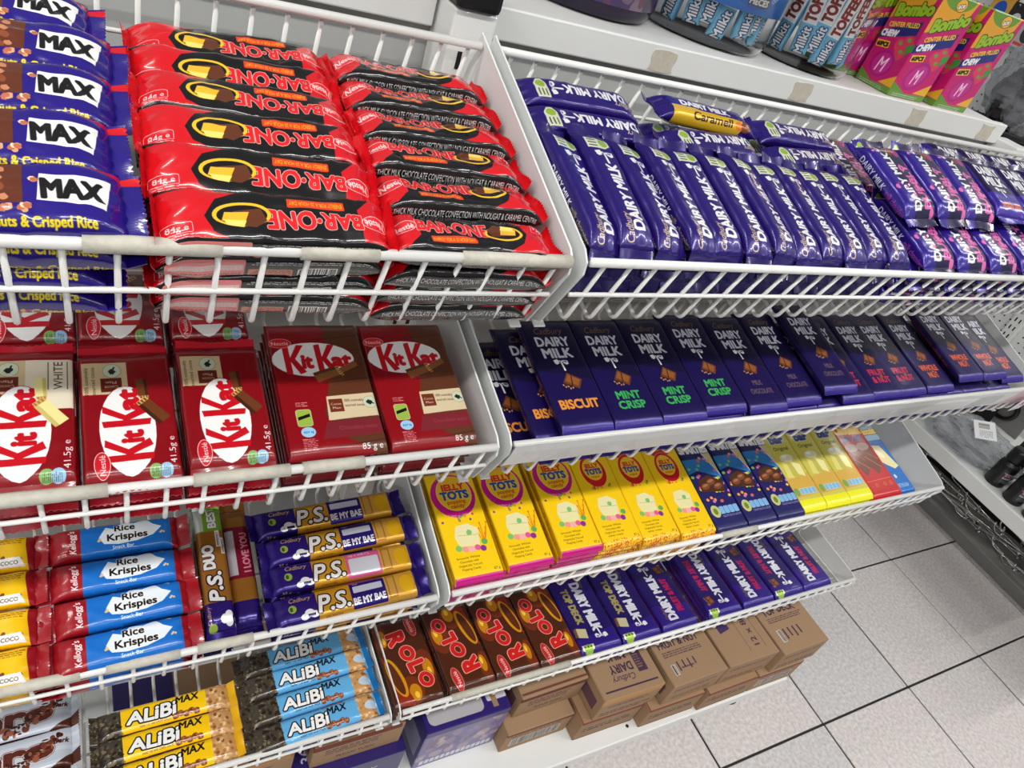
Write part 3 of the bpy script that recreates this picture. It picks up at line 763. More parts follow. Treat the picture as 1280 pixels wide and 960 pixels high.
# upper shelves (two boards with a turned-down front lip and a raised tray edge)
def upper_shelf(x0, x1, label):
    e = empty('shelf_board', ((x0+x1)/2, .69, H0-.142)); e.matrix_world = Matrix.Translation(((x0+x1)/2, .69, H0-.142))
    tag(e, label, 'shelf')
    b = MB(); b.bbox((x0, .700, H0-.160), (x1, 1.14, H0-.142), .0015); sub('shelf_top', b, M_WHITE, e)
    b = MB(); b.bbox((x0, .686, H0-.170), (x1, .6995, H0-.139), .0018); lip = sub('front_lip', b, M_WHITE, e)
    return e, lip
us1, lip1 = upper_shelf(XD+.03, 1.283, 'white upper shelf holding the sweet tubs and chew boxes')
us2, lip2 = upper_shelf(XL, XD-.03, 'white upper shelf edge above the red bars, left of the capped post')
for k, gx in enumerate((.567, .80, 1.05, 1.235)):
    b0, b1 = .6854, .6861; b = MB(); pts = [(gx+.021*max(-.8, min(.8, math.cos(t)*1.2))*(1+.08*math.sin(5*t+k)), .0125*max(-.9, min(.9, math.sin(t)*1.3))*(1+.06*math.cos(4*t+k))) for t in [q*PI/12 for q in range(24)]]
    b.prism(pts, b0, b1, lambda u, v, t: Vector((u, t, H0-.156+v))); o = sub('glue_mark', b, M_GUM, us1)

# ------------------------------------------------------------------ wire baskets
TIER = {1: (.3872, -.2374, 17.0), 2: (.3872, -.4360, 13.7), 3: (.3872, -.6736, 12.5), 4: (.3872, -.9488, 0.0)}
DEP = {1: (.245, .075), 2: (.205, .060), 3: (.175, .060), 4: (.145, .032)}      # depth, height
def tmat(t):
    y, z, a = TIER[t]
    return Matrix.Translation((0, y, H0+z)) @ Matrix.Rotation(math.radians(a), 4, 'X')
PITCH = .0262
_wire = {}
def basket(t, x0, x1, label, group, strip=False):
    d, h = DEP[t]
    Mx = tmat(t) @ Matrix.Translation(((x0+x1)/2, 0, 0))
    root = empty('wire_basket', mw=Mx); tag(root, label, 'basket', group)
    hw = (x1-x0)/2
    def part(name, mb, mat=M_WIRE):
        return link(name, mb.mesh(name), mat, root)
    b = MB(); b.tube([(-hw+.004, 0, 0), (hw-.004, 0, 0)], .0038, 10); rail = part('front_rail', b)
    b = MB(); b.tube([(-hw+.004, -.0015, -h*.5), (hw-.004, -.0015, -h*.5)], .0020, 8); part('front_rail', b)
    b = MB(); b.tube([(-hw+.004, d-.002, .006), (hw-.004, d-.002, .006)], .0038, 10); part('back_rail', b)
    b = MB(); b.tube([(-hw+.004, d+.0015, -h*.55), (hw-.004, d+.0015, -h*.55)], .0020, 8); part('back_rail', b)
    for q in (.2, .5, .8):
        b = MB(); b.tube([(-hw+.004, d*q, -h-.0030), (hw-.004, d*q, -h-.0030)], .0020, 6); part('floor_rail', b)
    if t not in _wire:
        b = MB(); r = .007; pts = [(0, 0, -.003)]
        pts += [(0, r-r*math.cos(a), -h+r-r*math.sin(a)) for a in (0, .4, .8, 1.2, PI/2)]
        pts += [(0, d-r+r*math.sin(a), -h+r-r*math.cos(a)) for a in (0, .4, .8, 1.2, PI/2)]
        pts += [(0, d, .004)]
        b.tube(pts, .0020, 7); me = b.mesh('wire'); me.materials.append(M_WIRE); _wire[t] = me
    n = int((x1-x0-.012)/PITCH)
    st = (x1-x0)/2-.012-.006 if x1 < .5 else None
    for k in range(n+1):
        x = (hw-.014-k*PITCH) if x1 < .5 else (-hw+.020+k*PITCH)
        if abs(x) > hw-.003: continue
        o = link('wire', _wire[t], None, root); o.location = (x, 0, 0)
    # sheet-metal end panels with a rounded front edge and a turned foot
    for sx in (-1, 1):
        lo = -h-.016; r = .014
        poly = [(-.0045, .004-r), (-.0045+r*.3, .004-r*.3), (-.0045+r, .004)] + [(d+.010, .012), (d+.010, lo), (.014, lo), (.004, lo+.010)]
        b = MB(); xx = sx*(hw-.0012)
        b.prism(poly, -.0009, .0009, lambda u, v, tt: Vector((xx+tt, u, v)))
        p = part('end_panel', b, M_PANEL)
        b = MB(); xi = sx*(hw-.012)
        b.box((min(xx, xi), .006, lo-.0014), (max(xx, xi), d, lo+.0001)); o = link('panel_foot', b.mesh('panel_foot'), M_PANEL, p)
    return root, rail
B = {}
B[1, 0] = basket(1, XL+.005, .3135, 'white wire basket of red and blue bars, top tier left of the divider', 'wire baskets')
B[1, 1] = basket(1, .3245, XR, 'long white wire basket of purple bars, top tier right of the divider', 'wire baskets')
B[2, 0] = basket(2, XL+.005, .3135, 'white wire basket of red wafer packs, second tier left of the divider', 'wire baskets')
B[2, 1] = basket(2, .3245, XR, 'white wire basket with a pale price strip holding dark purple slabs, second tier', 'wire baskets')
B[3, 0] = basket(3, XL+.005, .3135, 'white wire basket of blue cereal bars and gold bars, third tier left', 'wire baskets')
B[3, 1] = basket(3, .3245, XR, 'white wire basket of yellow slabs, third tier right of the divider', 'wire baskets')
B[4, 0] = basket(4, XL+.005, .3135, 'white wire basket of yellow and light blue wafer bars, bottom tier left', 'wire baskets')
B[4, 1] = basket(4, .3245, XR, 'white wire basket of brown and purple slabs, bottom tier right', 'wire baskets')
# worn label sleeves on the rails
def sleeve(key, x, L, r=.0052):
    root, rail = B[key]
    xl = x-root.matrix_world.translation.x
    b = MB(); b.tube([(xl-L/2, 0, 0), (xl-L/6, 0, .0002), (xl+L/6, 0, -.0002), (xl+L/2, 0, 0)], [r, r*1.03, r*.98, r], 10)
    link('label_sleeve', b.mesh('label_sleeve'), M_TAPE, rail)
for key, x, L in (((1, 0), .03, .07), ((1, 0), .135, .05), ((1, 0), .265, .09), ((2, 0), .16, .05), ((2, 0), .09, .07), ((2, 0), -.04, .08), ((3, 0), -.06, .06), ((3, 0), .02, .06), ((3, 0), .09, .05), ((4, 1), .5, .2), ((3, 1), .78, .07)):
    sleeve(key, x, L)
# price strip on the second tier
c = Cv(900, 40, (206, 207, 206), 1.6)
for k in range(60):
    x = 900*c.r.random(); c.poly([(x, 0), (x+30*c.r.random(), 40*c.r.random()), (x+50*c.r.random(), 0)], ((190, 190, 192), (222, 222, 220))[k % 2], al=.5)
c.rect(730, 4, 800, 32, (150, 152, 156), .5); c.poly([(815, 0), (900, 0), (900, 40), (840, 40)], (196, 120, 140), al=.7); c.poly([(600, 0), (720, 0), (740, 30), (640, 34)], (234, 234, 234), al=.8)
M_STRIP = print_mat('price_strip', c, .3, coat=.3, crinkle=.12, cscale=18)
root, rail = B[2, 1]
b = MB(); x0, x1 = -.4835, .4835
me = bpy.data.meshes.new('price_strip')
N = 40; vs = []; fs = []; uv = []
for i in range(N+1):
    x = x0+(x1-x0)*i/N
    for y, z in ((-.0052, .0062), (-.0058, -.006), (-.0052, -.020), (-.0044, -.031), (-.0036, -.031), (-.0044, .0062)): vs.append((x, y+.0004*math.sin(i*1.7), z)); uv.append((i/N, (z+.031)/.0372))
for i in range(N):
    for k in range(6): fs.append((i*6+k, (i+1)*6+k, (i+1)*6+(k+1) % 6, i*6+(k+1) % 6))
me.from_pydata(vs, [], fs); ul = me.uv_layers.new(name='uv')
for l in me.loops: ul.data[l.index].uv = uv[l.vertex_index]
link('price_strip', me, M_STRIP, root)
c = Cv(40, 40, (222, 222, 226), 6); c.text('X', 24, 24, 10, (190, 20, 70), bold=2.5); c.small(5, 5, 30, 12, (150, 150, 160), 1.8)
M_TAGP = print_mat('paper_tag', c, .6, coat=0, crinkle=.1)
def card(name, w, h, mat, mw, parent=None, t=.0006):
    b = MB(); b.box((-w/2, -h/2, -t/2), (w/2, h/2, t/2)); me = b.mesh(name)
    ul = me.uv_layers.new(name='uv')
    for l in me.loops:
        v = me.vertices[l.vertex_index].co; ul.data[l.index].uv = (v.x/w+.5, v.y/h+.5)
    o = link(name, me, mat, parent); o.matrix_local = mw
    return o
card('price_ticket', .026, .030, M_TAGP, Matrix.Translation((.470, -.009, -.034)) @ Matrix.Rotation(PI/2, 4, 'X') @ Matrix.Rotation(.2, 4, 'Z'), root)
# ------------------------------------------------------------------ wrappers
def wrap_mesh(name, L, W, H, fin, rad, taper, cr, seed, zend=.35, flare=0.0, nl=22, sag=0.0, pill=0.0, crease=.25):
    """flow-wrapped body; returns mesh and the end frame used by the seals"""
    Lb = L-2*fin; hl = Lb/2
    ring = []
    def arc(cy, cz, a0, a1, n):
        for q in range(n+1):
            a = math.radians(a0+(a1-a0)*q/n); ring.append((cy+rad*math.cos(a), cz+rad*math.sin(a), math.cos(a), math.sin(a)))
    ring.append((0, 0, 0, -1))
    arc(-W/2+rad, rad, 270, 180, 3); arc(-W/2+rad, H-rad, 180, 90, 4)
    for q in range(1, 8): 
        y = -W/2+rad+(W-2*rad)*q/8; ring.append((y, H, 0, 1))
    arc(W/2-rad, H-rad, 90, 0, 4); arc(W/2-rad, rad, 0, -90, 3)
    NR = len(ring)
    arcl = [0]
    for a, b in zip(ring[:-1], ring[1:]): arcl.append(arcl[-1]+math.hypot(b[0]-a[0], b[1]-a[1]))
    d0, d1 = arcl[1], arcl[-1]
    off = Vector((seed*13.7, seed*5.1, seed*9.3))
    xs = []
    nt = 5
    for q in range(nt): xs.append(-hl+taper*(q/nt)**1.3)
    for q in range(nl+1): xs.append(-hl+taper+(Lb-2*taper)*q/nl)
    for q in range(nt-1, -1, -1): xs.append(hl-taper*(q/nt)**1.3)
    vs = []; uv = []; tr = []
    ph = [noise.noise(Vector((seed*3.3, k*1.0, .5)))*3 for k in range(2)]
    for x in xs:
        d = hl-abs(x); f = min(d/taper, 1.0); sm = 1-(1-f)**2.0
        e = 0 if x < 0 else 1
        sz = .05+.95*sm; sy = 1+flare*(1-sm)
        bow = sag*math.sin(PI*(x+hl)/Lb)
        for k, (y, z, ny, nz) in enumerate(ring):
            zc = H*zend*(1-sm)+H*.5*sm
            zz = zc+(z-H/2)*sz; yy = y*sy
            if pill and nz > .5: zz += pill*sz*(1-(2*y/W)**2)*(.6+.4*math.cos(x/Lb*PI))
            p = Vector((x, yy, zz))
            n1 = noise.noise(Vector((x*26, yy*40, zz*30))+off)
            n2 = abs(noise.noise(Vector((x*55, yy*70, zz*50))+off*1.7))
            w = .35+.65*(1-sm*.65)
            n3 = max(0.0, 1-abs(noise.noise(Vector((x*21+yy*16, yy*30-x*9, zz*24))+off*.6))*8)
            q = cr*(n1*.8+(.5-n2*1.4)*w+n3*crease)
            q += cr*1.3*(1-f)*math.sin(yy*2*PI/.011+ph[e])*.7 if f < 1 else 0
            if nz < -.5: q *= .15
            vs.append((p.x, p.y+ny*q*.6, max(p.z+nz*q+bow, 0.0)))
            uv.append(((x+L/2)/L, min(max((arcl[k]-d0)/(d1-d0), 0), 1)))
    fs = []
    for i in range(len(xs)-1):
        for k in range(NR):
            k2 = (k+1) % NR; fs.append((i*NR+k, (i+1)*NR+k, (i+1)*NR+k2, i*NR+k2))
    fs.append(tuple(range(NR))); fs.append(tuple((len(xs)-1)*NR+k for k in range(NR-1, -1, -1)))
    me = bpy.data.meshes.new(name); me.from_pydata(vs, [], fs)
    ul = me.uv_layers.new(name='uv')
    for poly in me.polygons:
        for li in poly.loop_indices:
            vi = me.loops[li].vertex_index; u, v = uv[vi]
            ul.data[li].uv = (u, v)
    me.polygons.foreach_set('use_smooth', [True]*len(me.polygons))
    return me
def seal_mesh(name, L, W, H, fin, zend, pitch, seed, end, vlo, vhi, flare=0, curl=0.0):
    """crimped end fin with a zig-zag cut edge"""
    hl = L/2-fin; rr = random.Random(seed*7+end)
    Wd = W*(1+flare)*.985; nx = 26; ny = 5; vs = []; uv = []
    for j in range(ny+1):
        t = j/ny; ang = math.radians(pitch+curl*t); 
        for i in range(nx+1):
            s = i/nx; tooth = (.0011 if i % 2 else 0) if j == ny else 0
            ln = fin*1.1*t-tooth; rip = .0005*math.sin(t*ny*PI)*1 + .0016*t*math.sin(s*7+seed*2+end)
            x = ln*math.cos(ang); z = ln*math.sin(ang)+rip
            for side in (0, 1):
                pass
            vs.append(((hl-.0008+x), -Wd/2+Wd*s, zend*H+z)); uv.append((1-fin/L+fin/L*t, vlo+(vhi-vlo)*s))
    n0 = len(vs); th = .0007
    vs += [(x, y, z-th) for x, y, z in vs]; uv += uv
    fs = []
    for j in range(ny):
        for i in range(nx):
            a = j*(nx+1)+i; q = (a, a+1, a+nx+2, a+nx+1); fs.append(q[::-1]); fs.append(tuple(v+n0 for v in q))
    border = [i for i in range(nx+1)] + [j*(nx+1)+nx for j in range(1, ny+1)] + [ny*(nx+1)+i for i in range(nx-1, -1, -1)] + [j*(nx+1) for j in range(ny-1, 0, -1)]
    for a, b in zip(border, border[1:]+border[:1]): fs.append((a, b, b+n0, a+n0))
    if end == 0:
        vs = [(-x, y, z) for x, y, z in vs]; uv = [(1-u, v) for u, v in uv]; fs = [f[::-1] for f in fs]
    me = bpy.data.meshes.new(name); me.from_pydata(vs, [], fs); ul = me.uv_layers.new(name='uv')
    for l in me.loops: ul.data[l.index].uv = uv[l.vertex_index]
    return me
class Kind:
    """one kind of pack: print, body variants and seal variants; sizes in millimetres"""
    def __init__(s, name, cv, L, W, H, fin=9, rad=None, taper=12, cr=.9, zend=.4, pitch=(15, 15), nv=3, ends=(1, 1), flare=0.03, rough=.26, metal=0.0, coat=.35, crinkle=.3, cscale=60, sag=0, pill=0, crease=.25, nl=22, crough=.12, mat=None, category='chocolate bar', curl=0, cdist=.0012):
        s.name, s.L, s.W, s.H, s.ends, s.category = name, L, W, H, ends, category
        s.mat = mat or print_mat(name+'_print', cv, rough, metal, coat, crinkle, cscale, cdist=cdist, crough=crough)
        k = .001; rad = rad if rad else H*.36
        per = W+2*H; vlo, vhi = H/per, (H+W)/per
        s.body = []; s.seal = []
        for v in range(nv):
            me = wrap_mesh(name, L*k, W*k, H*k, fin*k, rad*k, taper*k, cr*k, v+1+len(name), zend, flare, sag=sag*k*(v-1), pill=pill*k, crease=crease, nl=nl)
            me.materials.append(s.mat); s.body.append(me)
            se = []
            for e in (0, 1):
                if not ends[e]: se.append(None); continue
                m2 = seal_mesh('end_seal', L*k, W*k, H*k, fin*k, zend, pitch[e]+rnd.uniform(-12, 12), v, e, vlo, vhi, flare, curl); m2.materials.append(s.mat); se.append(m2)
            s.seal.append(se)
NP = [0]
def put(kind, t, x, s, n_top, label, group=None, yaw=0, roll=0, pitch=0, seals=True, jit=1.0, v=None, mw=None):
    """lay a pack in tier t; x,s in mm, n_top = height of its upper face over the rail (mm), yaw in degrees"""
    NP[0] += 1
    v = (NP[0]*5+int(x)) % len(kind.body) if v is None else v
    yaw = math.radians(yaw+rnd.uniform(-1.3, 1.3)*jit); 
    M = (tmat(t) if mw is None else mw) @ Matrix.Translation((x*.001, s*.001, (n_top-kind.H)*.001)) @ Matrix.Rotation(yaw, 4, 'Z') @ Matrix.Rotation(math.radians(roll), 4, 'X') @ Matrix.Rotation(math.radians(pitch), 4, 'Y')
    o = link(kind.name, kind.body[v], None, None, M)
    tag(o, label, kind.category, group)
    if seals:
        for e in (0, 1):
            if kind.seal[v][e] is not None: link('end_seal', kind.seal[v][e], None, o)
    return o
ORD = ['first', 'second', 'third', 'fourth', 'fifth', 'sixth', 'seventh', 'eighth', 'ninth', 'tenth', 'eleventh', 'twelfth', 'thirteenth', 'fourteenth', 'fifteenth', 'sixteenth']

# ---- top tier, left basket: blue bars, red and black bars
K = Kind('nut_bar', a_max(), 152, 45, 19, 11, rad=7, taper=22, cr=1.9, pitch=(10, 20), flare=.06, pill=1.5, crease=.8, nl=46, crinkle=.55, cscale=60, cdist=.0016, coat=.6, crough=.035, rough=.24)
LAY = ['', 'one layer down', 'two layers down', 'three layers down', 'four layers down', 'five layers down']
def UL(st, i, j, what='stack'): return '%s, %s %s, %s' % (st, ORD[i], what, LAY[j])
def piles(K, t, x, rows, layers, step, fn, under, ugroup, yaw=0, seals=True, jit=1.0, rolls=(0,), xj=2.0, floor=None):
    for i, (s, n) in enumerate(rows):
        for j in range(layers):
            nt = n-j*step
            if floor is not None and nt-K.H < floor: break
            if j == 0: put(K, t, x+rnd.uniform(-xj, xj), s, nt, fn(i), fn.group, yaw, roll=rolls[i % len(rolls)], jit=jit)
            else: put(K, t, x+rnd.uniform(-xj, xj), s, nt, UL(under, i, j, 'row'), ugroup, yaw, seals=(i == 0), jit=jit*.6)
def F(fmt, group, names=ORD):
    f = lambda i: fmt.format(names[i])
    f.group = group
    return f
RM = [(23, 12), (69, 9), (115, 5), (161, 1), (207, -5)]
piles(K, 1, -55, RM, 4, 19.6, F('blue nut bar with black lettering on white, {} from the front rail', 'blue nut bars, top tier'), 'blue nut bar at far left of top tier', 'blue nut bars under the top layer', floor=-74, xj=7, jit=2.2)
K = Kind('red_chocolate_bar', a_barone(), 158, 37, 18.5, 10, rad=4.2, taper=19, cr=1.7, pitch=(35, 42), flare=.06, pill=1.0, crease=.8, nl=46, crinkle=.55, cscale=60, cdist=.0016, coat=.6, crough=.035, rough=.24, curl=25)
RL = [(19, 11), (57.5, 9), (96, 6), (134, 1), (171, -6), (209, -13)]
piles(K, 1, 99, RL, 4, 19.2, F('red and black bar in the left red column, lettering upside down, {} from rail', 'red bars, left column'), 'small-print side of red bar, left red column', 'red bars under the left column', yaw=180, floor=-74, rolls=(-6, -9, -2, 4, -7, 3), jit=2.4)
KR2 = Kind('red_chocolate_bar', None, 147, 37, 18.5, 9, rad=4.2, taper=18, cr=1.7, pitch=(35, 42), flare=.05, pill=1.0, crease=.8, nl=44, mat=K.mat, curl=25)
RR = [(17, 3), (55, 4), (93, 2), (130, -1), (167, -4), (204, -8)]
piles(KR2, 1, 235.5, RR, 4, 19.2, F('red and black bar in the right red column, lettering upright, {} from rail', 'red bars, right column'), 'red bar with white capitals, right red column', 'red bars under the right column', yaw=-1.5, floor=-74, xj=1.0, rolls=(-10, -16, -15, -17, -16, -17), jit=1.8)

# ---- top tier, right basket: purple bars
KB = Kind('purple_chocolate_bar', a_dmbar(), 150, 33.5, 16.5, 10, rad=6, taper=22, cr=1.0, pitch=(-50, 30), flare=.06, pill=.8, metal=.25, coat=.35, crough=.05, crease=.5, nl=34, crinkle=.35, cscale=44, rough=.3)
for i in range(12):
    x = 343+i*34.7
    put(KB, 1, x, 75+rnd.uniform(-2, 2), 13+rnd.uniform(-1, 2), 'purple bar pointing at the rail in the top tier, %s from the divider' % ORD[i], 'purple bars, top tier', 90, roll=(16, 3, 14, 11, 0, 5, 12, 2, 6, 2, 4, 3)[i])
    for j in (1, 2, 3):
        put(KB, 1, x, 76, 13-j*18.5, UL('purple bar under the slanted row', i, j), 'purple bars under the slanted row', 90, seals=(j < 3), jit=.5)
KC = Kind('caramel_bar', a_dmbar(True), 150, 34, 16.5, 10, rad=6, taper=20, cr=.9, pitch=(20, 30), flare=.06, pill=.8, metal=.2, coat=.3, crinkle=.35, cscale=34, rough=.27)
def lay(K, x, s, n, lab, yaw=180, roll=0): return put(K, 1, x, s, n, lab, 'bars lying along the back of the top tier', yaw, roll)
for k, (x, s) in enumerate(((405, 166), (560, 166), (700, 166), (408, 203), (562, 203), (704, 203))):
    for n in (-56+17, -39+17, ): put(KB, 1, x, s, n-1, UL('purple bar under the back row', k, 1 if n > -30 else 2), 'purple bars under the back row', 180, seals=False, jit=.4)
lay(KB, 402, 166, 2, 'purple bar lying along the back of the top tier beside the divider, nearer of two')
lay(KB, 404, 204, 3, 'purple bar lying along the back of the top tier beside the divider, farther of two')
lay(KC, 560, 203, 9, 'purple and yellow caramel bar lying at the back of the top tier', -4, -8)
lay(KB, 556, 166, 3, 'purple bar lying just in front of the yellow caramel bar', 183)
lay(KB, 706, 203, 3, 'purple bar lying at the back, right of the yellow caramel bar', 178)
lay(KB, 704, 167, 1, 'purple bar lying behind the right end of the slanted row', 184)
KU = Kind('bubble_chocolate_bar', a_bubbly(), 122, 58, 18, 10, rad=6, taper=17, cr=1.0, pitch=(-8, 20), flare=.03, pill=1.2, metal=.2, coat=.3, crinkle=.35, cscale=34, rough=.27)
for i in range(6):
    x = 795+i*67
    put(KU, 1, x, 58, 13+rnd.uniform(-1, 1), 'purple bar with pink bubbles in the lower row, %s from the slanted row' % ORD[i], 'bubble bars, lower row', 92)
    for j in (1, 2, 3): put(KU, 1, x, 57, 12-j*19, UL('purple bubble bar under the lower row', i, j), 'bubble bars under the lower row', 91, seals=(j == 1), jit=.4)
for i in range(3):
    put(KU, 1, 778+i*66, 112+3*i, 36+rnd.uniform(-1, 1), 'purple bar with pink bubbles lying on top of the pile, %s from the left' % ORD[i], 'bubble bars on top of the pile', 96-3*i, pitch=-3)
    for j in (1, 2, 3): put(KU, 1, 790+i*66, 182, 10-j*19, UL('purple bubble bar at the back under the pile', i, j), 'bubble bars beneath the pile', 90, seals=False, jit=.4)
def a_small():
    c = Cv(58+34, 110, (56, 34, 150), 4); c.rect(17, 40, 75, 110, (30, 16, 70)); c.text('DAIRY', 46, 78, 15, WHT, fit=44, bold=.9); c.text('MILK', 46, 60, 15, WHT, fit=38, bold=1.0); c.text('Cadbury', 46, 96, 8, (150, 120, 80), fit=36, shear=.3, bold=.2); swirl(c, 46, 42, 7)
    c.text('chocolate with milk', 8, 56, 6, (190, 160, 210), rot=-PI/2, fit=84, bold=.2); c.text('whole nut', 46, 22, 9, (214, 120, 60), fit=40, bold=.6); return c.portrait()
KS = Kind('small_purple_slab', a_small(), 112, 58, 17, 9, rad=6, taper=16, cr=1.0, pitch=(-8, 25), metal=.2, coat=.3, crinkle=.35, cscale=34, rough=.27)
for i in range(4):
    put(KS, 1, 975+i*66, 118, 38, 'purple bar with large white capitals beside the bubble pile, %s from left' % ORD[i], 'purple bars right of the bubble bars', 88)
    for j in (1, 2, 3): put(KS, 1, 998+i*66, 182, 13-(j-1)*19, UL('purple bar at the back under the right-hand pile', i, j), 'purple bars under the right-hand pile', 90, seals=False, jit=.4)

# ---- second tier, left: wafer packs
KK = Kind('wafer_pack', a_kitkat(), 128, 62, 11.5, 9, rad=3.4, taper=8, cr=.8, pitch=(-12, 12), zend=.55, flare=.0, crinkle=.4, cscale=50, coat=.4, crough=.05, crease=.5, rough=.3, category='wafer pack')
KKW = Kind('white_wafer_pack', a_kitkat(True), 128, 62, 11.5, 9, rad=3.4, taper=8, cr=.8, pitch=(-12, 12), zend=.55, flare=.0, crinkle=.4, cscale=50, coat=.4, crough=.05, crease=.5, rough=.3, nv=1, category='wafer pack')
KKB = Kind('large_wafer_pack', a_kitkatbig(), 150, 82, 10.5, 5, rad=3, taper=9, cr=.6, zend=.4, pitch=(-30, 5), ends=(0, 0), flare=.0, crinkle=.22, cscale=40, coat=.3, rough=.3, category='wafer pack')
put(KKW, 2, -49, 63, 9, 'red wafer pack with cream panel for the white variety, front row', 'wafer packs, front row', 90)
put(KK, 2, 16.5, 60, 7, 'red wafer pack between the cream-panelled pack and its twin, front row', 'wafer packs, front row', 90)
put(KK, 2, 84, 62, 9, 'red wafer pack with a broken wafer picture, beside the large packs, front row', 'wafer packs, front row', 90.5)
for i, x in enumerate((-48, 18, 84)):
    for j in range(1, 5): put((KK, KKW)[i == 0], 2, x, 64, 9-j*12.6, UL('red wafer pack under the front row', i, j), 'wafer packs under the front row', 90, seals=True, jit=1.2)
    for j in range(1, 5): put(KK, 2, x-1, 193-60+12.5+0, 9-j*12.6+1, 'red wafer pack stacked in the back row', 'wafer packs under the back row', 90, seals=False, jit=.2) if False else None
put(KK, 2, -48, 197, -9, 'red wafer pack in the back row behind the cream-panelled pack', 'wafer packs, back row', 90)
put(KK, 2, 17, 197, -8, 'red wafer pack in the back row, middle of the three', 'wafer packs, back row', 90)
put(KK, 2, 83, 197, -8, 'red wafer pack in the back row, beside the large packs', 'wafer packs, back row', 90)
for x in (-48, 17, 83):
    for j in range(1, 4): put(KK, 2, x, 197, -9-j*12.6, UL('red wafer pack under the back row', (x+49)//66 if x < 60 else 2, j), 'wafer packs under the back row', 90, seals=False, jit=.4)
put(KKB, 2, 168, 78, 2.5, 'large red wafer pack with brown half, left of the two', 'large wafer packs', 90, jit=.4)
put(KKB, 2, 253, 77, 2.5, 'large red wafer pack with brown half, beside the divider', 'large wafer packs', 90, jit=.4)
for x in (168, 253):
    for j in range(1, 5): put(KKB, 2, x, 78, 2.5-j*11.6, UL('large red wafer pack beneath', 0 if x < 200 else 1, j), 'large wafer packs underneath', 90, jit=.3)

# ---- second tier, right: dark purple slabs
SL = {k: Kind('chocolate_slab', a_slab(k), 152, 63.5, 9.5, 3, rad=2.6, taper=11, cr=.55, zend=.25, ends=(0, 0), flare=0, nv=2, metal=.15, coat=.08, crinkle=.25, cscale=24, rough=.34, category='chocolate slab') for k in ('biscuit', 'mint', 'milk', 'fruit', 'whole')}
WORDS = {'biscuit': 'orange lettering', 'mint': 'green lettering', 'milk': 'dim brown lettering', 'fruit': 'pink-red lettering', 'whole': 'orange-red lettering'}
row = [('biscuit', 358.5, 75, -29), ('biscuit', 392, 76, -8.5), ('biscuit', 416, 76, 5), ('mint', 481, 76, 5), ('mint', 546, 77, 5), ('mint', 611, 83, 5), ('milk', 677, 79, 5), ('milk', 743, 84, 5),
       ('milk', 807, 90, 15), ('fruit', 846, 80, 4), ('fruit', 905, 82, -6.2), ('fruit', 965, 82, 4), ('whole', 1034, 83, 4), ('whole', 1105, 91, 14.5), ('whole', 1170, 90, 14.5), ('whole', 1235, 88, 4)]
row[10] = ('fruit', 911.5, 82, 4)
cnt = {}
for k, x, s, n in row:
    cnt[k] = cnt.get(k, 0)+1
    put(SL[k], 2, x, s, n, 'dark purple slab with %s in the second tier, %s of its kind' % (WORDS[k], ORD[cnt[k]-1]), 'dark purple slabs, second tier', 90, jit=.25)
for i in range(14):
    x = 416+i*65.1; k = row[min(i+2, 15)][0]
    if x > 1260: break
    for j in range(1, 6):
        nt = 4-j*10.6
        if i == 0 and j < 4: continue
        put(SL[k], 2, x, 77, nt, UL('dark purple slab beneath the visible ones', i, j), 'dark purple slabs underneath', 90, jit=.15)
for x, js in ((351+7, (2.0, 3.05, 4.1)),):
    pass

# ---- third tier, left
KCO = Kind('yellow_cereal_bar', a_coco(), 140, 32, 16.5, 11, rad=6, taper=15, cr=1.0, pitch=(10, 20), flare=.05, pill=.8, coat=.4, crough=.05, crease=.6, nl=34, crinkle=.4, cscale=48, category='cereal bar')
KRI = Kind('blue_cereal_bar', a_rice(), 134, 32, 16.5, 12, rad=6, taper=15, cr=1.0, pitch=(8, 25), flare=.05, pill=.8, coat=.4, crough=.05, crease=.6, nl=34, crinkle=.4, cscale=48, category='cereal bar')
KPS = {p: Kind('gold_chocolate_bar', a_ps(p), 178, 29.5, 14, 10, rad=5.5, taper=13, cr=.6, pitch=(20, 25), flare=.05, pill=.8, metal=.45, coat=.3, crinkle=.3, cscale=34, rough=.26) for p in (False, True)}
KD = {p: Kind('gold_duo_bar', a_duo(p), 150, 26, 14, 9, rad=5.5, taper=13, cr=.6, pitch=(10, 15), metal=.4, coat=.3, crinkle=.25, cscale=34, rough=.25, nv=1) for p in (False, True)}
R3 = [(17, 8), (52, 8), (87, 8), (123, 8)]
piles(KCO, 3, -122, R3, 4, 16.9, F('yellow cereal bar at the far left of the third tier, {} from front', 'yellow cereal bars'), 'yellow cereal bar at far left', 'yellow cereal bars under the top layer', floor=-60)
piles(KRI, 3, 5, R3, 4, 16.9, F('blue and dark red cereal bar in the third tier, {} from the front', 'blue cereal bars'), 'blue cereal bar of third tier', 'blue cereal bars under the top layer', yaw=1.5, floor=-60)
put(KD[True], 3, 88, 78, 7, 'gold bar with a bright green end standing across, right of the blue cereal bars', None, 90, jit=.2)
put(KD[False], 3, 115.5, 80, -8, 'gold and dark red bar sunk beside the gold duo bar', None, 90, jit=.2)
for n in (-9, -25, -41): put(KD[True], 3, 87, 78, n, 'gold duo bar beneath the green-ended one, %s' % LAY[(n+9)//-16+1], 'gold duo bars underneath', 90, jit=.2)
for n in (-24, -40): put(KD[False], 3, 115.5, 80, n, 'gold and dark red bar sunk beside the duo bar, %s' % LAY[(n+24)//-16+1], 'gold and red bars underneath', 90, jit=.2, seals=False)
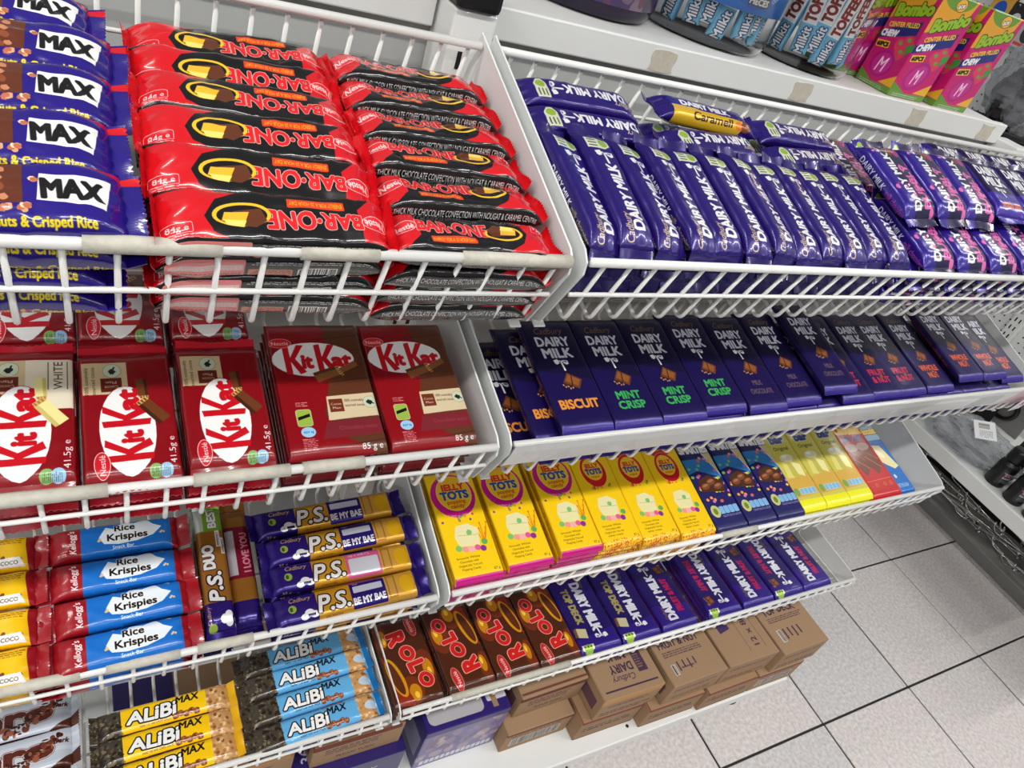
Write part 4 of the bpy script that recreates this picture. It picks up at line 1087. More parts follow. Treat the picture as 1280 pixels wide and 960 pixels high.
for i, (s, p) in enumerate(((18, False), (51, True), (84, False), (117, False))):
    put(KPS[p], 3, 218+(-2, 0, 1, -6)[i], s, 8, 'gold and purple bar %s in the third tier, %s from the front' % ('with pink message panel' if p else 'with purple message panel', ORD[i]), 'gold bars, third tier', 1.2)
    for j in range(1, 4):
        put(KPS[p], 3, 218, s, 8-j*15.5, UL('gold and purple bar', i, j, 'row'), 'gold bars underneath', 0, seals=False, jit=.3)

# ---- third tier, right
KJ = {p: Kind('yellow_slab', a_jelly(p), 150, 62.5, 12, 3, rad=2.2, taper=5, cr=.35, zend=.3, ends=(0, 0), flare=0, nv=2, coat=.3, crinkle=.12, cscale=30, rough=.3, category='chocolate slab') for p in (True, False)}
KSM = Kind('navy_slab', a_smarties(), 150, 59, 10, 3, rad=2.2, taper=6, cr=.35, zend=.3, ends=(0, 0), flare=0, nv=2, coat=.25, crinkle=.12, cscale=30, rough=.35, category='chocolate slab')
KMI = Kind('pale_yellow_slab', a_milky(), 150, 57, 9, 3, rad=2.4, taper=10, cr=.5, zend=.3, ends=(0, 0), flare=0, nv=2, coat=.3, crinkle=.16, cscale=30, rough=.3, category='chocolate slab')
KRE = Kind('red_slab', a_red(), 150, 78, 9, 3, rad=2.4, taper=8, cr=.4, zend=.3, ends=(0, 0), flare=0, nv=1, coat=.3, crinkle=.14, cscale=30, rough=.3, category='chocolate slab')
KBL = Kind('blue_slab', a_bluew(), 150, 52, 9, 3, rad=2.4, taper=8, cr=.4, zend=.3, ends=(0, 0), flare=0, nv=1, coat=.3, crinkle=.14, cscale=30, rough=.3, category='chocolate slab')
def t3(K, x, s, n, lab, grp, under, layers, step, yaw=90, ii=0):
    put(K, 3, x, s, n, lab, grp, yaw, jit=.3)
    for j in range(1, layers): put(K, 3, x, s, n-j*step, UL(under, ii, j), under, 90, jit=.5)
for i, x in enumerate((365, 434, 509)): t3(KJ[True], x, 78+3*i, 9+2*i, 'yellow slab with large magenta ring in the third tier, %s from the divider' % ORD[i], 'magenta-ring yellow slabs', 'yellow magenta-ring slab stacked under the visible ones', 5, 12.4, ii=i)
for i, x in enumerate((575, 639, 704)): t3(KJ[False], x, 84-4*i, 10-i, 'yellow slab with small red oval in the third tier, %s from the left' % ORD[i], 'red-oval yellow slabs', 'yellow red-oval slab stacked under the visible ones', 5, 12.4, ii=i)
for i, x in enumerate((767, 829, 891)): t3(KSM, x, 74, 8+.5*i, 'navy slab with coloured sweets in the third tier, %s from the left' % ORD[i], 'navy slabs', 'navy slab stacked under the visible ones', 5, 10.8, ii=i)
for i, (x, n) in enumerate(((950, 6), (1009, 6), (1068, 6))): t3(KMI, x, 78, n, 'pale yellow slab with cream blocks in the third tier, %s from the left' % ORD[i], 'pale yellow slabs', 'pale yellow slab stacked under the visible ones', 4, 9.6, ii=i)
t3(KRE, 1137.5, 76, 2, 'red slab with brown chocolate pieces in the third tier, beside the pale yellow slabs', None, 'red slab stacked under the visible one', 3, 9.6)
t3(KBL, 1204, 77, -8, 'blue slab at the right end of the third tier', None, 'blue slab stacked under the visible one', 3, 9.6)

# ---- bottom tier, left
KAE = Kind('grey_chocolate_bar', a_aero(), 150, 43, 12, 9, rad=4.5, taper=13, cr=.7, pitch=(10, 30), pill=.8, coat=.4, crinkle=.35, cscale=40, rough=.24, metal=.1)
KAY = Kind('yellow_wafer_bar', a_alibi(), 165, 31, 14, 10, rad=6, taper=13, cr=.9, pitch=(10, 20), flare=.05, pill=.8, coat=.5, crough=.04, crease=.7, nl=36, crinkle=.5, cscale=50, rough=.22, category='wafer bar')
KAB = Kind('blue_wafer_bar', a_alibi(True), 178, 31, 14, 10, rad=6, taper=13, cr=.9, pitch=(10, 20), flare=.05, pill=.8, coat=.5, crough=.04, crease=.7, nl=36, crinkle=.5, cscale=50, rough=.22, category='wafer bar')
piles(KAE, 4, -119, [(24, 8), (69, 8), (114, 8)], 4, 13, F('grey bar with brown bubbles, far left of bottom tier, {} from front', 'grey bubble bars'), 'grey bubble bar of the bottom tier', 'grey bubble bars underneath', yaw=1, floor=-31)
piles(KAY, 4, 46, [(18, 6), (51, 6), (84, 6)], 4, 15, F('yellow wafer bar in the bottom tier, {} from the front', 'yellow wafer bars'), 'yellow wafer bar of the bottom tier', 'yellow wafer bars underneath', yaw=2, floor=-31)
piles(KAB, 4, 219, [(18, 7), (52, 7), (86, 7), (119, 7)], 4, 15, F('light blue wafer bar in the bottom tier, {} from the front', 'light blue wafer bars'), 'light blue wafer bar of the bottom tier', 'light blue wafer bars underneath', yaw=2, floor=-31)
# ---- bottom tier, right
KRO = Kind('brown_slab', a_rolo(), 144, 73, 11, 5, rad=3.4, taper=10, cr=1.2, zend=.3, ends=(1, 0), pitch=(-20, 0), flare=0, coat=.7, crough=.04, crease=.6, nl=34, crinkle=.4, cscale=34, rough=.2, category='chocolate slab', pill=1)
KBG = {p: Kind('purple_slab', a_big(p), 146, 77, 10, 3, rad=2.8, taper=11, cr=.8, zend=.25, ends=(0, 0), flare=0, nv=2, metal=.2, coat=.25, crinkle=.28, cscale=22, rough=.3, category='chocolate slab') for p in ('deck', 'nut')}
for i, (x, yw) in enumerate(((353, 270), (432, 90), (508, 90), (583, 90))):
    put(KRO, 4, x+3, 70, 9 if i else 4, ('brown slab turned the other way, beside the divider in the bottom tier', 'brown slab with red lettering in the bottom tier, beside the gap', 'brown slab with red lettering, middle of the three upright ones', 'brown slab with red lettering, beside the purple slabs')[i], 'brown slabs', yw, jit=.6)
    for j in range(1, 3): put(KRO, 4, x+3, 70, 9-j*13, UL('brown slab under the visible ones', i, j), 'brown slabs underneath', 90, jit=.3, seals=False)
row4 = [('deck', 663, 270), ('deck', 745, 270), ('nut', 828, 90), ('nut', 934, 270), ('nut', 1019, 90), ('nut', 1101, 270), ('nut', 1182, 90)]
lab4 = ['purple slab with cream square and gold letters beside the brown slabs', 'purple slab with cream square and gold letters, second from the brown slabs', 'purple slab with pink letters reading upwards, beside the cream-square slabs',
        'purple slab with pink letters and milk tumblers near the rail, right of the slab edges', 'purple slab with pink letters reading upwards, third of its kind from the left', 'purple slab with milk tumblers near the rail, second slab from the right end panel', 'purple slab with pink letters, nearest the right end panel']
for i, (k, x, yw) in enumerate(row4):
    put(KBG[k], 4, x, 73, 9, lab4[i], 'purple slabs, bottom tier', yw, jit=.4)
    for j in range(1, 3): put(KBG[k], 4, x+(0 if x != 828 else 6*(j-1)), 73, 9-j*11, UL('purple slab under the visible ones of the bottom tier', i, j), 'purple slabs underneath', 90, jit=.25)
# ------------------------------------------------------------------ cartons on the deck, tubs and boxes on the shelf, the neighbouring unit
def box_mesh(name, w, d, h, r=.0015):
    """box standing on z=0, front at y=0; atlas: front | top above it | left side to the right"""
    bm = bmesh.new(); bmesh.ops.create_cube(bm, size=1.0)
    for v in bm.verts: v.co = Vector((v.co.x*w, (v.co.y+.5)*d, (v.co.z+.5)*h))
    bmesh.ops.bevel(bm, geom=list(bm.edges), offset=r, segments=1, profile=.5, affect='EDGES')
    me = bpy.data.meshes.new(name); bm.to_mesh(me); bm.free()
    ul = me.uv_layers.new(name='uv'); AW, AH = w+d, h+d
    for p in me.polygons:
        n = p.normal
        for li in p.loop_indices:
            x, y, z = me.vertices[me.loops[li].vertex_index].co
            if abs(n.z) > .72: u, v = x+w/2, h+y
            elif abs(n.x) > .72: u, v = w+(d-y), z
            else: u, v = x+w/2, z
            ul.data[li].uv = (min(max(u/AW, .001), .999), min(max(v/AH, .001), .999))
    return me
def boxthing(name, cv, w, d, h, loc, yaw, label, cat, group=None, rough=.65, coat=0, crinkle=.08, extra=None):
    me = box_mesh(name, w, d, h)
    m = print_mat(name+'_print', cv, rough, 0, coat, crinkle, 30) if not isinstance(cv, bpy.types.Material) else cv
    o = link(name, me, m); o.location = loc; o.rotation_euler = (0, 0, yaw)
    return tag(o, label, cat, group)
KR = (156, 126, 96); INK = (58, 36, 66)
def a_carton(kind):
    w, d, h = 140, 240, 68
    c = Cv(w+d, h+d, KR, 2.2)
    c.line([(0, h+d*.5), (w, h+d*.5)], 1.0, (120, 88, 58)); 
    if kind == 'plain':
        c.rect(0, h+6, w, h+10, (110, 60, 48)); c.small(20, 30, w-20, 50, INK, 5); c.text('PLEASE TURN', 70, 18, 7, INK, fit=60)
        c.rect(0, h-14, w, h-3, (110, 56, 46)); c.text('DAIRY MILK', 60, h+130, 14, INK, fit=80, bold=.4)
    elif kind == 'dairy':
        c.text('DAIRY', 66, h+52, 17, INK, fit=52, bold=.8, rot=PI); c.text('MILK', 66, h+76, 17, INK, fit=42, bold=.8, rot=PI); c.text('Cadbury', 62, h+32, 13, INK, fit=52, shear=.3, rot=PI)
        c.rect(100, h+36, 122, h+92, (70, 46, 70)); c.small(102, h+40, 120, h+88, KR, 4); c.rect(10, h+14, w-8, h+17, INK); c.rect(0, h-16, w, h, (186, 140, 90))
        c.small(20, 34, w-20, 44, INK, 4); c.small(10, 6, w-10, 22, INK, 6)
    elif kind == 'fruit':
        c.text('FRUIT & NUT', 66, h+84, 15, INK, fit=104, bold=.7); c.small(14, h+58, w-20, h+70, INK, 3.4); c.barcode(18, h+20, 28, h+42); 
        for k in range(4): c.rect(34+14*k, h+26+5*(k % 2), 37+14*k, h+46, INK)
        c.rect(40, h+30, 72, h+33, INK, .6); c.small(10, 40, w-10, 52, INK, 4); c.small(16, 12, w-16, 26, (100, 40, 40), 5)
    elif kind == 'twelve':
        c.poly([(26, h+70), (56, h+76), (52, h+104), (24, h+96)], (66, 44, 92)); c.text('5', 66, h+108, 12, INK, rot=PI/2); c.line([(74, h+20), (74, h+150)], 1.2, (100, 76, 70)); c.line([(118, h+20), (118, h+150)], 1.2, (100, 76, 70))
        c.text('12 x 80 g', 98, h+72, 15, INK, rot=PI/2, fit=88, bold=.5); c.small(12, 44, w-12, 54, INK, 4); c.small(12, 10, w-12, 22, (100, 40, 40), 5)
    else:
        c.text('TOP DECK', 66, h+96, 16, INK, fit=98, bold=.9, arc=3); c.small(16, h+72, w-10, h+84, INK, 3.4); c.ell(84, h+132, 13, 10, (92, 62, 62))
        c.barcode(20, h+26, 32, h+54)
        for k in range(4): c.rect(38+15*k, h+30+4*(k % 2), 42+15*k, h+54, INK)
        c.small(10, 44, w-10, 54, INK, 4); c.small(10, 8, w-10, 24, INK, 6)
    # side and lower barcode
    c.rect(w+d-60, 16, w+d-14, 46, (84, 54, 74), .8); c.text('80g', w+d-90, 34, 12, INK)
    return c
MK = {k: print_mat('carton_'+k, a_carton(k), .72, 0, 0, .1, 24, spec=.3) for k in ('plain', 'dairy', 'fruit', 'twelve', 'top')}
cl = Cv(380, 308, KR, 2.0); cl.rect(0, 56, 140, 62, (112, 52, 44)); cl.barcode(14, 16, 118, 40); cl.small(10, 44, 130, 54, INK, 5); cl.rect(180, 20, 250, 50, (110, 80, 60), .6); cl.text('MILK', 300, 30, 16, INK)
cl2 = Cv(380, 308, (152, 122, 92), 2.0); cl2.small(10, 22, 130, 44, INK, 7); cl2.rect(0, 2, 140, 5, (112, 52, 44)); cl2.rect(0, 60, 140, 66, (112, 52, 44), .8)
MKL = [print_mat('carton_lower', cl, .72, 0, 0, .1, 24, spec=.3), print_mat('carton_lower_b', cl2, .72, 0, 0, .1, 24, spec=.3)]
ld = ['beside the purple box', 'second from the purple box', 'in the middle of the row', 'fourth from the purple box', 'at the right end of the deck']
for i, (x, y) in enumerate(((.650, .398), (.796, .374), (.942, .356), (1.089, .349), (1.2325, .349))):
    o = boxthing('carton', MKL[i in (1, 2, 3)], .140, .24, .066, (x, y, ZD), rnd.uniform(-.012, .012), 'brown cardboard carton on the low deck, lower layer, '+ld[i], 'carton', 'lower cartons')
for i, (k, x, y, yw) in enumerate((('plain', .668, .425, .02), ('dairy', .814, .375, -.01), ('fruit', .967, .362, .012), ('twelve', 1.113, .362, -.008), ('top', 1.259, .351, .012))):
    o = boxthing('carton', MK[k], .140, .235, .068, (x, y, ZD+.0665), yw, ('brown carton with a dark red stripe, upper layer beside the purple box', 'brown carton with upside-down lettering on its lid, upper layer', 'brown carton with heading and bar code on its lid, upper layer, third along',
        'brown carton with sideways count printed on its lid, upper layer', 'brown carton with arched heading on its lid, at the upper right end')[i], 'carton', 'upper cartons')
    b = MB(); b.box((-.068, .1155, .0681), (.068, .1195, .0686)); link('lid_seam', b.mesh('lid_seam'), M_DARK, o) if False else None
PB = (40, 22, 104)
c = Cv(160+250, 130+250, PB, 2.0)
c.rrect(8, 138, 110, 300, 10, (176, 172, 176)); c.rrect(118, 150, 156, 300, 3, (200, 196, 202)); c.rect(126, 138, 136, 180, (150, 122, 90))
c.rect(0, 0, 160, 118, (112, 102, 150)); 
for k in range(60): c.blob(160*c.r.random(), 30+80*c.r.random(), 6+8*c.r.random(), ((150, 130, 150), (90, 78, 130), (190, 170, 160), (120, 90, 110))[k % 4], .6)
for k in range(14): c.rrect(10+10*k, 8, 18+10*k, 22, 2, (206, 206, 214))
c.rect(0, 112, 160, 130, PB); c.rect(300, 30, 400, 90, (140, 136, 170))
boxthing('purple_box', c, .155, .25, .128, (.4985, .419, ZD), .01, 'purple printed box with grey windows on its lid, open on the low deck', 'box', None, .4, .2, .06)
c = Cv(190+250, 128+250, (34, 18, 92), 2.0); c.line([(95, 128), (95, 370)], .8, (70, 52, 140)); c.text('36', 40, 134+26, 16, (200, 196, 214), rot=PI/2, bold=.6); c.small(30, 190, 44, 240, (180, 176, 200), 4); c.rect(20, 30, 170, 70, (60, 44, 130)); c.text('DAIRY MILK', 95, 90, 16, (200, 196, 214), fit=110, bold=.6)
boxthing('purple_box', c, .19, .25, .122, (.288, .409, ZD), -.005, 'plain dark purple box on the low deck under the blue wafer bars', 'box', None, .4, .2, .05)
boxthing('purple_box', c, .19, .25, .122, (.085, .412, ZD), .004, 'dark purple box at the far left of the low deck', 'box', None, .4, .2, .05)
boxthing('carton', MK['plain'], .140, .225, .06, (.305, .425, ZD+.1225), 0, 'brown carton lying on the plain purple box', 'carton')
boxthing('carton', MK['dairy'], .140, .225, .06, (.14, .43, ZD+.1225), 0, 'brown carton on the far left purple box', 'carton')

# ---- sweet tubs on the upper shelf
ZS = H0-.142
M_PET = pmat('clear_plastic', (250, 250, 250), .06, trans=1.0, ior=1.1, mottle=0)
M_PETD = pmat('smoky_plastic', (70, 60, 84), .12, trans=.55, ior=1.25, mottle=.1)
def jar(x, y, R, H, label, mat, cv=None, z0=.05, z1=.16, a0=200, a1=340, lidcol=None):
    e = empty('sweet_tub', mw=Matrix.Translation((x, y, ZS))); tag(e, label, 'tub')
    b = MB(); pr = [(R*.86, 0), (R*.95, .004), (R, .014), (R, H-.02), (R*.9, H), (R*.9-.0012, H), (R-.0014, H-.021), (R-.0014, .015), (R*.94, .006), (R*.85, .0016)]
    b.lathe(pr, 40); link('shell', b.mesh('shell'), mat, e)
    b = MB(); b.lathe([(R*.92, H+.0005), (R*.92, H+.016), (R*.88, H+.02)], 40); link('lid', b.mesh('lid'), M_BLACK if lidcol is None else lidcol, e)
    if cv is not None:
        N = 40; vs = []; uv = []; fs = []
        for i in range(N+1):
            t = math.radians(a0+(a1-a0)*i/N)
            for z, v in ((z0, 0), (z1, 1)): vs.append(((R+.0006)*math.cos(t), (R+.0006)*math.sin(t), z)); uv.append((i/N, v))
        for i in range(N): fs.append((2*i, 2*i+2, 2*i+3, 2*i+1))
        me = bpy.data.meshes.new('paper_label'); me.from_pydata(vs, [], fs); ul = me.uv_layers.new(name='uv')
        for l in me.loops: ul.data[l.index].uv = uv[l.vertex_index]
        me.polygons.foreach_set('use_smooth', [True]*len(me.polygons))
        so = link('paper_label', me, print_mat('tub_label', cv, .3, 0, .4, .05), e)
        md = so.modifiers.new('thick', 'SOLIDIFY'); md.thickness = .0005; md.offset = 1
    return e
c = Cv(200, 110, (40, 116, 206), 3)
c.poly([(58, 30), (142, 26), (150, 110), (50, 110)], (60, 136, 220)); c.poly([(70, 10), (96, 4), (134, 12), (138, 36), (66, 38)], (30, 98, 190))
c.ell(102, 24, 13, 11, (236, 212, 80), out=[(BLK, 1)]); c.text('50', 102, 27, 9, BLK, bold=.7); c.text('PIECES', 102, 14, 7, WHT, fit=30, bold=.8, out=[(BLK, 1.4)])
c.poly([(76, 22), (86, 24), (84, 44), (74, 40)], (206, 130, 70)); nugget(c, 100, 46, 7, (150, 70, 40)); nugget(c, 120, 44, 8, (120, 50, 40)); c.text('COCONUT & MILK', 142, 30, 5, WHT, rot=.6, fit=46, bold=.3); c.text('Toffee', 100, 76, 20, WHT, fit=70, bold=1.5, out=[((20, 60, 140), 1.5)])
jar(.706, .810, .088, .20, 'clear round tub with a bright blue paper label on the upper shelf', M_PET, c, .050, .16, 205, 325)
jar(.874, .790, .074, .21, 'clear tub of light blue toffee sticks beside the pink boxes', M_PET)
c = Cv(200, 110, (70, 40, 110), 3)
for k in range(90): c.blob(200*c.r.random(), 110*c.r.random(), 5+8*c.r.random(), ((40, 26, 60), (110, 60, 100), (60, 40, 90), (150, 120, 140), (90, 30, 60))[k % 5], .8)
c.rect(90, 40, 130, 80, WHT); c.small(92, 42, 128, 78, (90, 30, 60), 5)
jar(.525, .835, .094, .20, 'dark purple round tub at the left end of the upper shelf', M_PETD, c, .018, .16, 200, 340)
jar(.655, 1.035, .090, .20, 'purple tub standing behind the two round tubs', M_PETD, c, .018, .16, 180, 350)
# toffee sticks inside
def a_stick():
    c = Cv(150, 36, (118, 182, 214), 4); c.rect(0, 0, 150, 9, (90, 160, 200)); c.rect(44, 10, 128, 27, WHT); c.text('TOFFEE BAR', 86, 18.5, 11, (126, 40, 32), fit=78, bold=1.0)
    c.text('Milkit', 24, 18, 9.5, WHT, fit=32, bold=.6, out=[((26, 44, 96), 1.0)]); c.rect(0, 0, 4, 36, (230, 226, 170)); c.rect(132, 9, 150, 30, (180, 110, 70)); return c
KST = Kind('toffee_stick', a_stick(), 150, 22, 11, 7, rad=4, taper=9, cr=.6, pitch=(0, 10), nv=2, coat=.4, crinkle=.3, rough=.25, category='sweet')
def sticks(cx, cy, R, n, where, a0, a1, tilt):
    for i in range(n):
        a = math.radians(a0+(a1-a0)*i/(n-1)); r = R-.016
        px, py = cx+r*math.cos(a), cy+r*math.sin(a)
        # local X up, local Z outward
        Zv = Vector((math.cos(a), math.sin(a), 0)); Xv = Vector((0, 0, 1)); Yv = Zv.cross(Xv)
        Rm = Matrix((Xv, Yv, Zv)).transposed().to_4x4()
        M = Matrix.Translation((px, py, ZS+.0785+.006*(i % 3))) @ Rm @ Matrix.Rotation((-.10, .07, -.03)[i % 3], 4, 'Z')
        v = i % 2
        o = link('toffee_stick', KST.body[v], None, None, M @ Matrix.Translation((0, 0, -.0055)))
        tag(o, 'light blue toffee stick in %s, %s from left' % (where, ORD[i]), 'sweet', 'toffee sticks in ' + where)
sticks(.706, .810, .086, 9, 'the tub with the blue label', 196, 340, 0)
sticks(.874, .790, .072, 8, 'the clear tub beside the pink boxes', 196, 340, 0)
# ---- chew boxes
def bombo(c, x0, w, h):
    M = (196, 24, 108)
    c.rect(x0, 0, x0+w, h, M); c.poly([(x0, h*.62), (x0+w, h*.84), (x0+w, h), (x0, h)], (226, 160, 40)); c.poly([(x0+w*.72, h*.55), (x0+w, h*.7), (x0+w, h*1.0), (x0+w*.9, h)], M)
    c.ell(x0+w*.42, h*1.0, w*.42, h*.13, (104, 150, 50)); c.ell(x0+w*.5, h*.93, w*.13, h*.055, (236, 180, 60), out=[((90, 60, 30), 1)]); c.text('ace', x0+w*.5, h*.93, h*.05, WHT, bold=.5, out=[((90, 60, 30), .8)], rot=.3)
    c.text('Bombo', x0+w*.5, h*.77, h*.115, (150, 190, 40), rot=.3, fit=w*.86, bold=1.6, out=[((40, 60, 20), 1.2)], shear=.2)
    c.poly([(x0, h*.5), (x0+w*.86, h*.7), (x0+w*.86, h*.57), (x0, h*.42)], (36, 40, 120)); c.text('CENTER FILLED', x0+w*.46, h*.615, h*.045, (240, 206, 40), rot=.24, fit=w*.72, bold=.5); c.text('CHEW', x0+w*.24, h*.505, h*.06, WHT, rot=.2, fit=w*.4, bold=1.0, shear=.2)
    for dx, dy in ((.62, .44), (.78, .49), (.72, .37)): c.ell(x0+w*dx, h*dy, w*.13, h*.062, (214, 60, 90)); c.ell(x0+w*dx, h*(dy+.02), w*.05, h*.02, (110, 160, 70))
    c.poly([(x0+w*.82, h*.36), (x0+w*.98, h*.44), (x0+w*.94, h*.5), (x0+w*.8, h*.46)], (60, 150, 60))
    c.rrect(x0+w*.05, h*.36, x0+w*.38, h*.425, 1, (240, 206, 40), rot=.15); c.text('60PCS', x0+w*.215, h*.392, h*.04, BLK, rot=.15, fit=w*.28, bold=.7)
    c.ell(x0+w*.45, h*.23, w*.3, h*.13, (170, 24, 120), .5); c.ell(x0+w*.45, h*.23, w*.24, h*.1, (196, 40, 140), .5); c.text('M', x0+w*.46, h*.23, h*.15, (240, 210, 226), rot=.1, bold=.4, shear=.25, sx=.7)
    c.poly([(x0, 0), (x0+w, 0), (x0+w, h*.07), (x0+w*.4, h*.05), (x0, h*.14)], (96, 140, 50)); c.poly([(x0+w*.6, h*.07), (x0+w, h*.07), (x0+w, h*.2)], (226, 170, 40)); c.small(x0+w*.1, h*.01, x0+w*.8, h*.045, (190, 200, 210), 2)
w, d, h = 84, 66, 138
c = Cv(w+d, h+d, (226, 190, 90), 4); bombo(c, 0, w, h); bombo(c, w, d, h)
M_BOMBO = print_mat('chew_box_print', c, .35, 0, .5, .1, 22)
for (x, y, yw, lab) in ((1.040, .7125, 0.0, 'pink and yellow chew box on the upper shelf, side and front showing, middle one'), (1.147, .708, .02, 'pink and yellow chew box nearest the right end of the upper shelf'), (.995, .785, .03, 'pink and yellow chew box standing half hidden behind the clear tub of sticks'), (1.10, .80, 0, 'chew box standing in the row behind the pink boxes')):
    boxthing('chew_box', M_BOMBO, .084, .066, .138, (x, y, ZS+.0003), yw, lab, 'box', 'chew boxes')
# ---- tray and film-wrapped goods right of the shelf
M_FILM = pmat('crumpled_film', (225, 228, 232), .10, coat=.6, trans=.8, ior=1.15, bump=.6, bscale=70, dist=.01, mottle=.1)
def lump(name, mat, sx, sy, sz, seed, amp=.25, parent=None, nu=28, nv=16):
    b = MB(); vs = []; fs = []
    for i in range(nv+1):
        ph = PI*i/nv
        for k in range(nu):
            th = 2*PI*k/nu; dv = Vector((math.cos(th)*math.sin(ph), math.sin(th)*math.sin(ph), -math.cos(ph)))
            q = 1+amp*noise.noise(dv*2.1+Vector((seed, 0, 0)))+amp*.7*(.4-abs(noise.noise(dv*5+Vector((0, seed, 0)))))+amp*.5*(.3-abs(noise.noise(dv*12+Vector((seed, seed, 0)))))
            vs.append((dv.x*sx*q, dv.y*sy*q, max((dv.z*q+1)*sz, .0)))
    for i in range(nv):
        for k in range(nu): fs.append((i*nu+k, i*nu+(k+1) % nu, (i+1)*nu+(k+1) % nu, (i+1)*nu+k))
    b.add(vs, fs, False)
    return link(name, b.mesh(name), mat, parent)
# ------------------------------------------------------------------ neighbouring shelf unit at the right (stands a little askew)
ANG = PI/2
UM = Matrix.Translation((2.1, .80, 0)) @ Matrix.Rotation(ANG, 4, 'Z')     # local X runs away from us, local -Y into the unit
ZB = H0-1.005
unit = empty('shelf_unit', mw=UM); tag(unit, 'white neighbouring shelf unit with perforated back, right of the stand', 'shelf unit')
def upart(name, mb, mat, parent=None): return link(name, mb.mesh(name), mat, parent or unit)
b = MB(); b.bbox((-.75, -.42, ZB-.045), (1.25, 0, ZB), .003); upart('shelf_board', b, M_WHITE)
b = MB(); b.bbox((.12, -.42, H0-.310), (1.25, -.10, H0-.285), .003); upart('shelf_board', b, M_WHITE)
b = MB(); b.box((-.75, -.446, ZB-.045), (1.25, -.43, H0+.35)); pp = upart('perforated_panel', b, M_PANEL)
hb = MB()
for i in range(76):
    for j in range(50):
        x = -.44+i*.0222; z = ZB+.02+j*.0222
        if z > H0+.12 : continue
        vs = [(x+.0028*math.cos(t), -.4292, z+.0028*math.sin(t)) for t in [q*PI/3 for q in range(6)]]
        vs2 = [(a, -.4302, c_) for a, _, c_ in vs]
        n0 = len(vs); hb.add(vs+vs2, [tuple(range(6)), tuple(range(11, 5, -1))]+[(q, (q+1) % 6, 6+(q+1) % 6, 6+q) for q in range(6)])
ho = link('holes', hb.mesh('holes'), M_DARK, pp); ho['kind'] = 'stuff'
for xx in (-.50, .13, .76):
    b = MB(); b.bbox((xx-.018, -.428, ZB+.0005), (xx+.018, -.405, H0+.25), .002); po = upart('upright', b, M_WHITE)
    sb = MB()
    for k in range(40):
        z = ZB+.03+k*.028
        if z > H0+.2: break
        for dx in (-.007, .007): sb.box((xx+dx-.002, -.4052, z-.007), (xx+dx+.002, -.4046, z+.007))
    so = link('slots', sb.mesh('slots'), M_BLACK, po); so['kind'] = 'stuff'
for xx in (-.70, 1.15):
    b = MB(); b.bbox((xx-.02, -.42, .0402), (xx+.02, -.38, ZB-.045), .002); upart('leg', b, M_WHITE)
# low plinth under that shelf, and an added black board for the shade there
b = MB(); b.bbox((2.42, -.6, 0), (2.78, 2.1, .040), .003); pl = tag(b.build('plinth', pmat('dark_grey_plinth', (128, 128, 125), .6, mottle=.2)), 'low dark grey plinth on the floor under the neighbouring shelf', 'plinth')
b = MB(); b.box((2.63, -.58, .0405), (2.645, 2.05, ZB-.06)); tag(b.build('shade_board', M_DARK), 'added black board standing in for shade behind the heap of chrome hooks', 'board')
# heap of display hooks
for i in range(26):
    L = rnd.uniform(.20, .30); y = .36+.55*(i/25.0)+rnd.uniform(-.04, .04); x = 2.505+rnd.uniform(-.05, .07); z = .046+.0075*(i % 7)
    an = PI/2+rnd.uniform(-.45, .45)
    b = MB(); r = .0026
    b.tube([(-L/2, 0, 0), (L/2-.03, 0, 0), (L/2-.012, 0, .004), (L/2, 0, .016), (L/2+.006, 0, .034)], r, 6)
    b.tube([(-L/2, .012, .0), (-L/2, -.012, .0)], r, 6); b.tube([(-L/2+.004, .012, 0), (-L/2+.006, .012, .022)], r, 6)
    if i % 3 == 0: b.tube([(-L/2, .006, .006), (L/2-.05, .006, .006)], r*.8, 6)
    me = b.mesh('display_hook'); me.materials.append(M_CHROME)
    o = link('display_hook', me, None, None, Matrix.Translation((x, y, z)) @ Matrix.Rotation(an, 4, 'Z') @ Matrix.Rotation(rnd.uniform(-.05, .09), 4, 'Y'))
    tag(o, 'chrome display hook in the tangled heap on the dark plinth', 'hook', 'chrome display hooks')
# black bottles
c = Cv(100, 46, (18, 16, 18), 5); c.text('BLACK', 50, 32, 8, (206, 120, 150), fit=30, bold=.5); c.text('SHAMPOO', 50, 22, 6, (190, 190, 196), fit=34, bold=.4); c.small(34, 6, 66, 16, (170, 170, 176), 2); c.ell(74, 12, 8, 7, (120, 130, 140)); c.rect(28, 36, 72, 38, (150, 150, 160))
M_BLAB = print_mat('bottle_label', c, .3, 0, .3, .04)
def bottle(wx, wy, label, turn):
    e = empty('black_bottle', mw=Matrix.Translation((wx, wy, ZB)) @ Matrix.Rotation(turn, 4, 'Z')); tag(e, label, 'bottle', 'black bottles on the neighbouring shelf')
    R = .0265
    b = MB(); b.lathe([(R*.9, 0), (R, .004), (R, .070), (R*.92, .077), (R*.6, .082), (R*.58, .086)], 24); link('body', b.mesh('body'), M_BLACK, e)
    b = MB(); b.lathe([(R*.86, .0862), (R*.9, .089), (R*.88, .118), (R*.8, .123), (R*.3, .1235)], 24); link('cap', b.mesh('cap'), M_BLACK, e)
    N = 20; vs = []; uv = []; fs = []
    for i in range(N+1):
        t = math.radians(150+150*i/N)
        for z, v in ((.014, 0), (.062, 1)): vs.append(((R+.0005)*math.cos(t), (R+.0005)*math.sin(t), z)); uv.append((i/N, v))
    for i in range(N): fs.append((2*i, 2*i+2, 2*i+3, 2*i+1))
    me = bpy.data.meshes.new('paper_label'); me.from_pydata(vs, [], fs); ul = me.uv_layers.new(name='uv')
    for l in me.loops: ul.data[l.index].uv = uv[l.vertex_index]
    so = link('paper_label', me, M_BLAB, e); md = so.modifiers.new('thick', 'SOLIDIFY'); md.thickness = .0004; md.offset = 1
    return e
